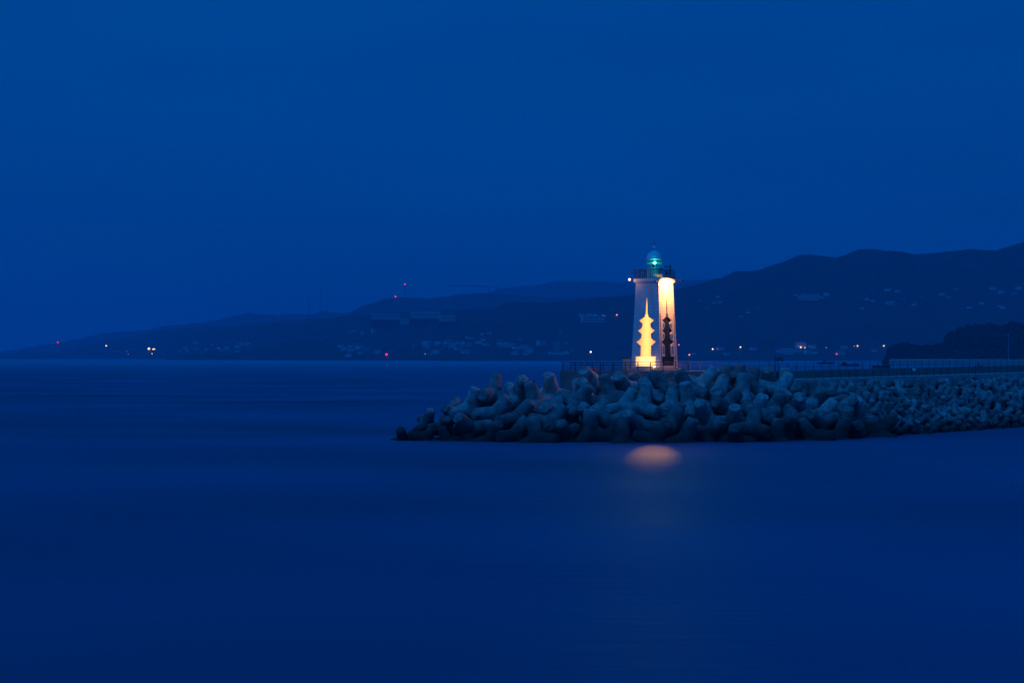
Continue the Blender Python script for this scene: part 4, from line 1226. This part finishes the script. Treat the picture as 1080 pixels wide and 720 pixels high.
# signpost with a board
def signpost():
    p = P(817.6, 392, 268); p.z = 8.6
    root = empty('signpost', p)
    bm = bmesh.new(); add_tube(bm, (0, 0, 0), (0, 0, 2.55), .075, .065, 10); mesh_obj('pole', bm, M_STEEL, root)
    bm = bmesh.new(); add_box(bm, (.66, -.02, 1.98), (.82, .05, .62), bevel=.02); add_bar(bm, (0, 0, 2.2), (.3, 0, 2.2), .04); mesh_obj('sign_board', bm, M_STEEL, root)
    bm = bmesh.new()
    add_bar(bm, (.32, -.06, 2.24), (.66, -.06, 1.86), .12, .03); add_bar(bm, (.66, -.063, 1.86), (1.0, -.063, 2.24), .12, .03)
    add_box(bm, (.66, -.06, 1.73), (.6, .03, .08)); mesh_obj('sign_mark', bm, M_DOME, root)
    tag(root, 'thin signpost with a small board on the breakwater right of the lighthouse', 'sign')
signpost()

def small_board():
    p = SQ(31, -11.6, zc(31))
    px = to_px(p)[0]
    root = empty('notice_board', p, .1)
    bm = bmesh.new(); add_box(bm, (0, 0, .95), (.62, .05, .5), Matrix.Rotation(.35, 4, 'Y'), bevel=.01); mesh_obj('board', bm, M_PAINT, root)
    bm = bmesh.new(); add_bar(bm, (-.0, .05, 0), (.25, .05, .9), .05); mesh_obj('stake', bm, M_STEEL, root)
    tag(root, 'small tilted pale board standing against the dark parapet wall', 'board')
small_board()

def red_float():
    m = mat_noise('red_plastic', (0.45, 0.02, 0.02), (0.6, 0.035, 0.03), 5, .5)
    p = P(627, 389.5, 262.2); p.z = DZ
    p.y = 262.85
    root = empty('red_bundle', p)
    bm = bmesh.new()
    bmesh.ops.create_icosphere(bm, subdivisions=3, radius=.24)
    for v in bm.verts:
        v.co = Vector((v.co.x * 1.3, v.co.y, max(v.co.z, -.16) + .17)) * (1 + .25 * noise.noise(v.co * 6))
    mesh_obj('bag', bm, m, root, True)
    bm = bmesh.new(); add_tube(bm, (.1, 0, .2), (.36, 0, .46), .07, .03); mesh_obj('tied_neck', bm, m, root)
    tag(root, 'small red bundle lying on the platform behind the railing', 'bag')
red_float()

# ------------------------------------------------------------------ lighthouse
TX, TY = (690.2 - 540) / FPX * 268, 268.0
LH = empty('lighthouse', (TX, TY, 9.39), R(-36.5))
tag(LH, 'white square tapering lighthouse with glowing pagoda niche and green lamp', 'lighthouse')
HB, HT, TH = 2.40, 1.90, 12.06
SL = math.atan2(HB - HT, TH)

def wall_mat():
    m, n, l, b = new_mat('white_tiled_wall')
    tc = n.new('ShaderNodeTexCoord')
    nz = n.new('ShaderNodeTexNoise'); nz.inputs['Scale'].default_value = 1.3; nz.inputs['Detail'].default_value = 6
    mp = n.new('ShaderNodeMapping'); mp.inputs['Scale'].default_value = (1, 1, .35)
    l.new(tc.outputs['Object'], mp.inputs[0]); l.new(mp.outputs[0], nz.inputs['Vector'])
    rp = n.new('ShaderNodeValToRGB')
    rp.color_ramp.elements[0].position = .3; rp.color_ramp.elements[0].color = (.60, .60, .585, 1)
    rp.color_ramp.elements[1].position = .7; rp.color_ramp.elements[1].color = (.80, .80, .78, 1)
    l.new(nz.outputs['Fac'], rp.inputs[0])
    sx = n.new('ShaderNodeSeparateXYZ'); l.new(tc.outputs['Object'], sx.inputs[0])
    def joints(src, period, width):
        d = n.new('ShaderNodeMath'); d.operation = 'DIVIDE'; d.inputs[1].default_value = period; l.new(src, d.inputs[0])
        f = n.new('ShaderNodeMath'); f.operation = 'FRACT'; l.new(d.outputs[0], f.inputs[0])
        c = n.new('ShaderNodeMath'); c.operation = 'LESS_THAN'; c.inputs[1].default_value = width / period; l.new(f.outputs[0], c.inputs[0])
        return c.outputs[0]
    j = joints(sx.outputs['Z'], .42, .055)
    mx = n.new('ShaderNodeMixRGB'); mx.blend_type = 'MULTIPLY'; mx.inputs[2].default_value = (.80, .80, .79, 1)
    l.new(j, mx.inputs[0]); l.new(rp.outputs[0], mx.inputs[1]); l.new(mx.outputs[0], b.inputs['Base Color'])
    b.inputs['Roughness'].default_value = .55
    return m
M_TOWER = wall_mat()

def pagoda(grow=0.0):
    h = [(1.66, .30), (1.66, 1.42), (1.72, 1.66), (.88, 1.66), (.86, 3.16), (1.15, 3.32), (1.66, 3.72), (1.22, 3.90), (.83, 4.24), (.76, 4.84), (1.0, 4.98), (1.44, 5.30), (1.05, 5.46), (.72, 5.76), (.66, 6.29),
         (.88, 6.42), (1.25, 6.72), (.92, 6.86), (.48, 7.12), (.27, 7.22), (.30, 7.42), (.17, 7.62), (.14, 7.76), (.12, 8.6), (.05, 9.87)]
    h = [(a + grow, b) for a, b in h]
    return h + [(-a, b) for a, b in reversed(h)]
def face_M(k):
    # local frame of face k: origin at the base centre of the face, +z up the slope, -y outwards
    return Matrix.Rotation(k * PI / 2, 4, 'Z') @ Matrix.Translation((0, -HB, 0)) @ Matrix.Rotation(-SL, 4, 'X')

def build_tower():
    bm = bmesh.new()
    a = [bm.verts.new((sx * HB, sy * HB, 0)) for sx, sy in ((-1, -1), (1, -1), (1, 1), (-1, 1))]
    b = [bm.verts.new((sx * HT, sy * HT, TH)) for sx, sy in ((-1, -1), (1, -1), (1, 1), (-1, 1))]
    bm.faces.new(a[::-1]); bm.faces.new(b)
    for i in range(4):
        j = (i + 1) % 4; bm.faces.new((a[i], a[j], b[j], b[i]))
    bmesh.ops.bevel(bm, geom=[e for e in bm.edges if abs(e.verts[0].co.z - e.verts[1].co.z) > 5], offset=.04, segments=2, affect='EDGES')
    t = mesh_obj('wall', bm, M_TOWER, LH)
    bm = bmesh.new()
    for k in range(4):
        add_prism(bm, pagoda(), face_M(k), -.5, .32)
    cut = mesh_obj('cutter', bm, None)
    cut.parent = LH
    md = t.modifiers.new('b', 'BOOLEAN'); md.operation = 'DIFFERENCE'; md.object = cut; md.solver = 'EXACT'
    dg = bpy.context.evaluated_depsgraph_get()
    me = bpy.data.meshes.new_from_object(t.evaluated_get(dg))
    t.modifiers.clear(); t.data = me
    me.materials.clear(); me.materials.append(M_TOWER)
    bpy.data.objects.remove(cut)
build_tower()

def glow_panel(name, col, s_mid, s_edge, half):
    # niche light put into emission: hot middle line fading to a dimmer rim
    m = mat_emit(name, col, 1.0, (0.8, 0.6, 0.4))
    n, l = m.node_tree.nodes, m.node_tree.links
    tc = n.new('ShaderNodeTexCoord'); sx = n.new('ShaderNodeSeparateXYZ'); l.new(tc.outputs['Object'], sx.inputs[0])
    ab = n.new('ShaderNodeMath'); ab.operation = 'ABSOLUTE'; l.new(sx.outputs['X'], ab.inputs[0])
    nz = n.new('ShaderNodeTexNoise'); nz.inputs['Scale'].default_value = 1.5; l.new(tc.outputs['Object'], nz.inputs['Vector'])
    ad = n.new('ShaderNodeMath'); ad.operation = 'MULTIPLY_ADD'; ad.inputs[1].default_value = .3; l.new(nz.outputs['Fac'], ad.inputs[0]); l.new(ab.outputs[0], ad.inputs[2])
    mr = n.new('ShaderNodeMapRange'); mr.interpolation_type = 'SMOOTHSTEP'
    mr.inputs['From Min'].default_value = .2; mr.inputs['From Max'].default_value = half
    mr.inputs['To Min'].default_value = s_mid; mr.inputs['To Max'].default_value = s_edge
    l.new(ad.outputs[0], mr.inputs['Value']); l.new(mr.outputs[0], n['Principled BSDF'].inputs['Emission Strength'])
    return m
M_GLOW = glow_panel('niche_glow_amber', (1.0, 0.37, 0.045), 2.4, 1.05, 1.5)
M_GLOW2 = glow_panel('niche_glow_base', (1.0, 0.48, 0.12), 3.0, 1.3, 2.0)
for k in range(4):
    lit = (k in (0, 2))
    bm = bmesh.new(); add_prism(bm, [(a, b) for a, b in pagoda(-.004) if b > 1.66 or (b == 1.66 and abs(a) < 1)], face_M(k), .20, .315)
    o = mesh_obj('pagoda_glow_or_fill', bm, M_GLOW if lit else M_DARKP, LH)
    if k == 0: o['label'] = 'glowing amber three-storey pagoda silhouette set in the left wall'
    if k == 1: o['label'] = 'dark three-storey pagoda silhouette set in the right wall'
    bm = bmesh.new(); add_prism(bm, [(-1.655, .305), (1.655, .305), (1.655, 1.6), (-1.655, 1.6)], face_M(k), .20, .315)
    o = mesh_obj('pagoda_base_glow_or_fill', bm, M_GLOW2 if lit else M_DARKP, LH)
    if not lit:
        # pale blue panels between the roofs
        for (u0, u1, z0, z1) in ((.98, 1.46, 2.0, 3.10), (.92, 1.34, 4.24, 4.80), (.80, 1.2, 5.72, 6.26)):
            for sgn in (-1, 1):
                bm = bmesh.new(); add_box(bm, (sgn * (u0 + u1) / 2, -.012, (z0 + z1) / 2), (u1 - u0, .02, z1 - z0), face_M(k)); mesh_obj('notch_panel', bm, M_NICHE, LH)
        for sgn in (-1, 1):
            bm = bmesh.new(); add_box(bm, (sgn * 1.84, -.03, 4.2), (.055, .05, 6.9), face_M(k)); mesh_obj('edge_strip', bm, M_STEEL, LH)

def spot(name, loc, target, power, col, ang, blend, size, parent=LH):
    d = bpy.data.lights.new(name, 'SPOT'); d.energy = power; d.color = col; d.spot_size = R(ang); d.spot_blend = blend; d.shadow_soft_size = size
    o = bpy.data.objects.new(name, d); COL.objects.link(o); o.parent = parent; o.location = loc
    o.rotation_euler = (Vector(target) - Vector(loc)).to_track_quat('-Z', 'Y').to_euler()
    return o
WR0 = Matrix.Rotation(R(36.5), 3, 'Z')
# plinth, slab, gallery
bm = bmesh.new(); add_box(bm, (0, 0, -.195), (5.6, 5.6, .386), bevel=.03); mesh_obj('plinth', bm, M_KERB, LH)
SH = 2.13
bm = bmesh.new(); add_box(bm, (0, 0, TH + .30), (SH * 2, SH * 2, .50), bevel=.03); add_box(bm, (0, 0, TH + .03), (SH * 1.88, SH * 1.88, .10)); slab_o = mesh_obj('gallery_slab', bm, M_PAINT, LH)
GZ = TH + .55
def railing():
    fr = mesh_obj('gallery_railing', bmesh.new(), M_STEEL, LH)
    bm = bmesh.new()
    e = SH - .07
    for z in (.12, 1.22):
        for a, b in (((-e, -e), (e, -e)), ((e, -e), (e, e)), ((e, e), (-e, e)), ((-e, e), (-e, -e))):
            add_tube(bm, (*a, GZ + z), (*b, GZ + z), .032, seg=8)
    for k in range(13):
        t = -e + 2 * e * k / 12
        for p in ((t, -e), (t, e), (-e, t), (e, t)):
            w = .07 if k % 4 == 0 else .036
            add_bar(bm, (*p, GZ), (*p, GZ + 1.22), w)
    bm.to_mesh(fr.data); bm.free()
railing()
# lantern
bm = bmesh.new(); add_lathe(bm, [(1.20, GZ), (1.20, GZ + .12), (1.13, GZ + .16), (1.13, GZ + 1.42), (1.20, GZ + 1.46), (1.20, GZ + 1.56)], 40); drum = mesh_obj('lantern_drum', bm, M_PALE, LH)
bm = bmesh.new()
D = Matrix.Rotation(R(-62), 4, 'Z')
add_box(bm, (0, -1.15, GZ + .72), (.55, .06, 1.15), D, bevel=.02); mesh_obj('door', bm, M_STEEL, drum)
gm, n, l, b = new_mat('lantern_glass')
b.inputs['Base Color'].default_value = (.75, .95, .9, 1); b.inputs['Roughness'].default_value = .05
b.inputs['Transmission Weight'].default_value = 1.0; b.inputs['IOR'].default_value = 1.05; b.inputs['Alpha'].default_value = .35
G0, G1 = GZ + 1.563, GZ + 2.66
bm = bmesh.new()
for i in range(24):
    a0, a1 = 2 * PI * i / 24, 2 * PI * (i + 1) / 24
    v = [bm.verts.new((1.08 * math.cos(a), 1.08 * math.sin(a), z)) for a, z in ((a0, G0), (a1, G0), (a1, G1), (a0, G1))]
    bm.faces.new(v)
bmesh.ops.remove_doubles(bm, verts=bm.verts, dist=.001)
gl = mesh_obj('lantern_glass', bm, gm, LH)
bm = bmesh.new()
for i in range(12):
    a = 2 * PI * i / 12 + .13
    add_bar(bm, (1.11 * math.cos(a), 1.11 * math.sin(a), G0), (1.11 * math.cos(a), 1.11 * math.sin(a), G1), .045)
mesh_obj('glazing_bars', bm, M_PALE, LH)
M_GREEN = mat_emit('green_beacon_light', (.12, 1.0, .62), 9.0)
M_STREAK = mat_emit('green_streak_glow', (.0, .36, .24), .55, (.3, .5, .45))  # reflected green streak across the glass put into a glowing belt
bm = bmesh.new(); add_lathe(bm, [(.16, G0 - .02), (.16, G0 + .36), (.30, G0 + .38), (.30, G0 + .42)], 20); mesh_obj('lamp_pedestal', bm, M_STEEL, LH)
lz = G0 + .63
bm = bmesh.new(); add_lathe(bm, [(.97, lz - .09), (1.0, lz), (.97, lz + .09)], 36); 
lens = mesh_obj('green_streak_belt', bm, M_STREAK, LH)  # belt that carries the reflected green streak, not a lens
bm = bmesh.new(); sphere(bm, (0, 0, 0), .20, 3)
D0 = Matrix.Rotation(R(36.5), 4, 'Z') @ Vector((-.05, -1.16, lz))
bmesh.ops.translate(bm, vec=D0, verts=bm.verts); mesh_obj('green_lamp', bm, M_GREEN, LH, True)
pl = bpy.data.lights.new('green_lamp_light', 'POINT'); pl.energy = 30; pl.color = (.05, 1, .6); pl.shadow_soft_size = .25
po = bpy.data.objects.new('green_lamp_light', pl); COL.objects.link(po); po.parent = LH; po.location = Matrix.Rotation(R(36.5), 4, 'Z') @ Vector((0, -1.55, lz))
bs = spot('added_green_spot', (0, 0, 0), (0, -1, 0), 1000, (.0, 1, .6), 50, 1.0, .2)  # extra spot added to draw the green streak on the water
bs.location = Vector(po.location) + WR0 @ Vector((0, -.25, 0))
bs.rotation_euler = (WR0 @ Vector((-.06, -1, -.2))).to_track_quat('-Z', 'Y').to_euler()
# dome
prof = [(1.22, G1), (1.22, G1 + .16), (1.14, G1 + .2)]
for i in range(1, 9):
    a = i / 9 * PI / 2
    prof.append((1.12 * math.cos(a), G1 + .2 + 1.10 * math.sin(a)))
prof += [(.16, G1 + 1.30), (.13, G1 + 1.48), (.24, G1 + 1.52)]
bm = bmesh.new(); add_lathe(bm, prof, 40); dome = mesh_obj('dome', bm, M_DOME, LH, True)
bm = bmesh.new(); sphere(bm, (0, 0, G1 + 1.74), .27, 3); mesh_obj('vent_ball', bm, M_DOME, dome, True)
bm = bmesh.new(); add_tube(bm, (0, 0, G1 + 1.98), (0, 0, G1 + 3.0), .03, .012, 8); mesh_obj('lightning_rod', bm, M_STEEL, dome)
# equipment mast on the gallery
bm = bmesh.new(); mx_, my_ = 1.62, 1.62
add_tube(bm, (mx_, my_, GZ), (mx_, my_, GZ + 1.95), .12, .10, 12)
Ri = Matrix.Rotation(R(36.5), 3, 'Z')
ar = Ri @ Vector((-.62, 0, 0)); ar2 = Ri @ Vector((-.5, -.1, 0))
add_tube(bm, (mx_, my_, GZ + 1.72), (mx_ + ar.x, my_ + ar.y, GZ + 1.72), .035, seg=8)
mst = mesh_obj('equipment_mast', bm, M_STEEL, LH)
bm = bmesh.new(); add_box(bm, (mx_ + ar.x, my_ + ar.y, GZ + 1.74), (.3, .2, .2), bevel=.02); mesh_obj('sensor_box', bm, M_STEEL, mst)
bm = bmesh.new(); add_box(bm, (mx_ + ar2.x, my_ + ar2.y, GZ + .75), (.25, .2, .4), bevel=.02); mesh_obj('junction_box', bm, M_STEEL, mst)

# left bracket lamp (bare bright bulb beyond the left corner)
WR = Matrix.Rotation(R(36.5), 3, 'Z')      # world direction -> lighthouse local
c_left = Vector((-SH, -SH, TH + .3))
dirl = WR @ Vector((-1, -.12, 0))
tip = c_left + dirl * .42 + Vector((0, 0, .12))
M_BULB = mat_emit('warm_white_bulb', (1.0, .42, .20), 9.0)
bm = bmesh.new(); add_tube(bm, c_left + Vector((.1, .1, -.02)), tip, .035, seg=8); br = mesh_obj('lamp_bracket', bm, M_STEEL, LH)
bm = bmesh.new(); sphere(bm, tip + dirl * .14, .15, 3); mesh_obj('bulb', bm, M_BULB, br, True)
pl = bpy.data.lights.new('bracket_bulb_light', 'POINT'); pl.energy = 28; pl.color = (1, .50, .24); pl.shadow_soft_size = .2
po = bpy.data.objects.new('bracket_bulb_light', pl); COL.objects.link(po); po.parent = LH; po.location = tip + dirl * .5 + (WR @ Vector((0, -.55, -.1)))

# floodlight over the right wall
fx = SH + 2.1
bm = bmesh.new(); add_bar(bm, (SH - .05, .55, TH + .22), (fx, .55, TH + .30), .05); fb = mesh_obj('floodlight_bracket', bm, M_STEEL, LH)
bm = bmesh.new(); add_box(bm, (0, 0, 0), (.16, .34, .2), Matrix.Translation((fx + .05, .55, TH + .22)) @ Matrix.Rotation(R(25), 4, 'Y'), bevel=.02); mesh_obj('floodlight_head', bm, M_STEEL, fb)
spot('wall_floodlight', (fx - .1, .0, TH + .02), (SH - .1, .0, TH - 2.0), 4000, (1, .36, .085), 132, .3, .15).scale = (1.0, 1, 1)

# base floodlight whose bare lens flares beside the glowing pagoda
fl = Vector((690.0 - 540, 0, 0)) / FPX * 264.2
FLr = empty('floodlight', (fl.x, 264.2, DZ))
tag(FLr, 'small bright floodlight standing at the lighthouse foot beside glowing niche', 'floodlight')
bm = bmesh.new(); add_tube(bm, (0, 0, 0), (0, 0, .42), .04, seg=8); add_box(bm, (0, 0, .02), (.25, .25, .04)); mesh_obj('stand', bm, M_STEEL, FLr)
bm = bmesh.new(); add_box(bm, (0, .1, .55), (.36, .2, .3), bevel=.03); mesh_obj('housing', bm, M_STEEL, FLr)
M_FL = mat_emit('hot_floodlight_lens', (1.0, .55, .2), 12.0)
bm = bmesh.new(); add_box(bm, (0, -.02, .55), (.28, .03, .22), bevel=.008); mesh_obj('lens', bm, M_FL, FLr)

pl = bpy.data.lights.new('base_flood_light', 'POINT'); pl.energy = 20; pl.color = (1, .45, .14); pl.shadow_soft_size = .15
po = bpy.data.objects.new('base_flood_light', pl); COL.objects.link(po); po.parent = FLr; po.location = (-.45, .15, .75)

# cabinet beside the tower
CB = empty('cabinet', ((660.3 - 540) / FPX * 267.2, 267.2, DZ), R(-8))
bm = bmesh.new(); add_box(bm, (0, 0, .92), (.98, .7, 1.7), bevel=.03); mesh_obj('body', bm, mat_noise('cabinet_lit_orange', (.42, .22, .10), (.58, .32, .15), 2, .6), CB)  # warm lamplight put into the orange body colour
bm = bmesh.new(); add_box(bm, (0, 0, 1.81), (1.08, .8, .07), bevel=.01); mesh_obj('lid', bm, M_STEEL, CB)
bm = bmesh.new(); add_box(bm, (0, -.365, .95), (.78, .02, 1.4), bevel=.004); cd = mesh_obj('door', bm, M_KERB, CB)
bm = bmesh.new(); add_box(bm, (.3, -.39, .98), (.04, .03, .18)); mesh_obj('handle', bm, M_STEEL, cd)
bm = bmesh.new(); add_box(bm, (0, 0, .035), (1.05, .76, .066)); mesh_obj('base', bm, M_WALLC, CB)
tag(CB, 'waist-high metal cabinet lit orange at the left foot of the lighthouse', 'cabinet')

# tiny pink lamp on the right edge of the tower
pk = empty('marker_lamp', (( 716.0 - 540) / FPX * 268.5, 268.5, DZ))
bm = bmesh.new(); add_tube(bm, (0, 0, 0), (0, 0, 3.6), .035, .03, 8); mesh_obj('pole', bm, M_STEEL, pk)
bm = bmesh.new(); sphere(bm, (0, 0, 3.68), .09, 2); mesh_obj('lamp_head', bm, M_PINK, pk)
tag(pk, 'tiny pink lamp on a thin pole against the right edge of the lighthouse', 'lamp')

# spot and housing added to make the warm patch on the water
sl = WR @ Vector((0, -1, 0))
sp = Vector((0, 0, TH + .1)) + sl * 3.15
bm = bmesh.new(); add_box(bm, sp + Vector((0, 0, -.02)), (.24, .24, .16), bevel=.02); mesh_obj('added_sea_spot_head', bm, M_STEEL, LH)
SEA = spot('added_sea_spot', sp + sl * .15 + Vector((0, 0, -.15)), (0, 0, 0), 10500, (1, .40, .02), 27, 1.0, .1)
SEA.scale = (.27, 1, 1)
tgt = Vector((16.6, 222, 0)) - Vector((TX, TY, 9.39))
tl = WR @ tgt
SEA.rotation_euler = (tl - Vector(SEA.location)).to_track_quat('-Z', 'Y').to_euler()

# ------------------------------------------------------------------ haze
def haze():
    m = bpy.data.materials.new('sea_haze'); m.use_nodes = True
    n, l = m.node_tree.nodes, m.node_tree.links
    n.clear()
    out = n.new('ShaderNodeOutputMaterial'); pv = n.new('ShaderNodeVolumePrincipled')
    pv.inputs['Color'].default_value = (.3, .67, 1.0, 1)
    pv.inputs['Density'].default_value = 0.92e-4
    pv.inputs['Anisotropy'].default_value = 0.2
    l.new(pv.outputs[0], out.inputs['Volume'])
    bm = bmesh.new(); add_box(bm, (0, 11950, 352), (31000, 25900, 706))
    o = mesh_obj('haze', bm, m)
    tag(o, 'thin blue evening haze over the bay', kind='stuff')
haze()
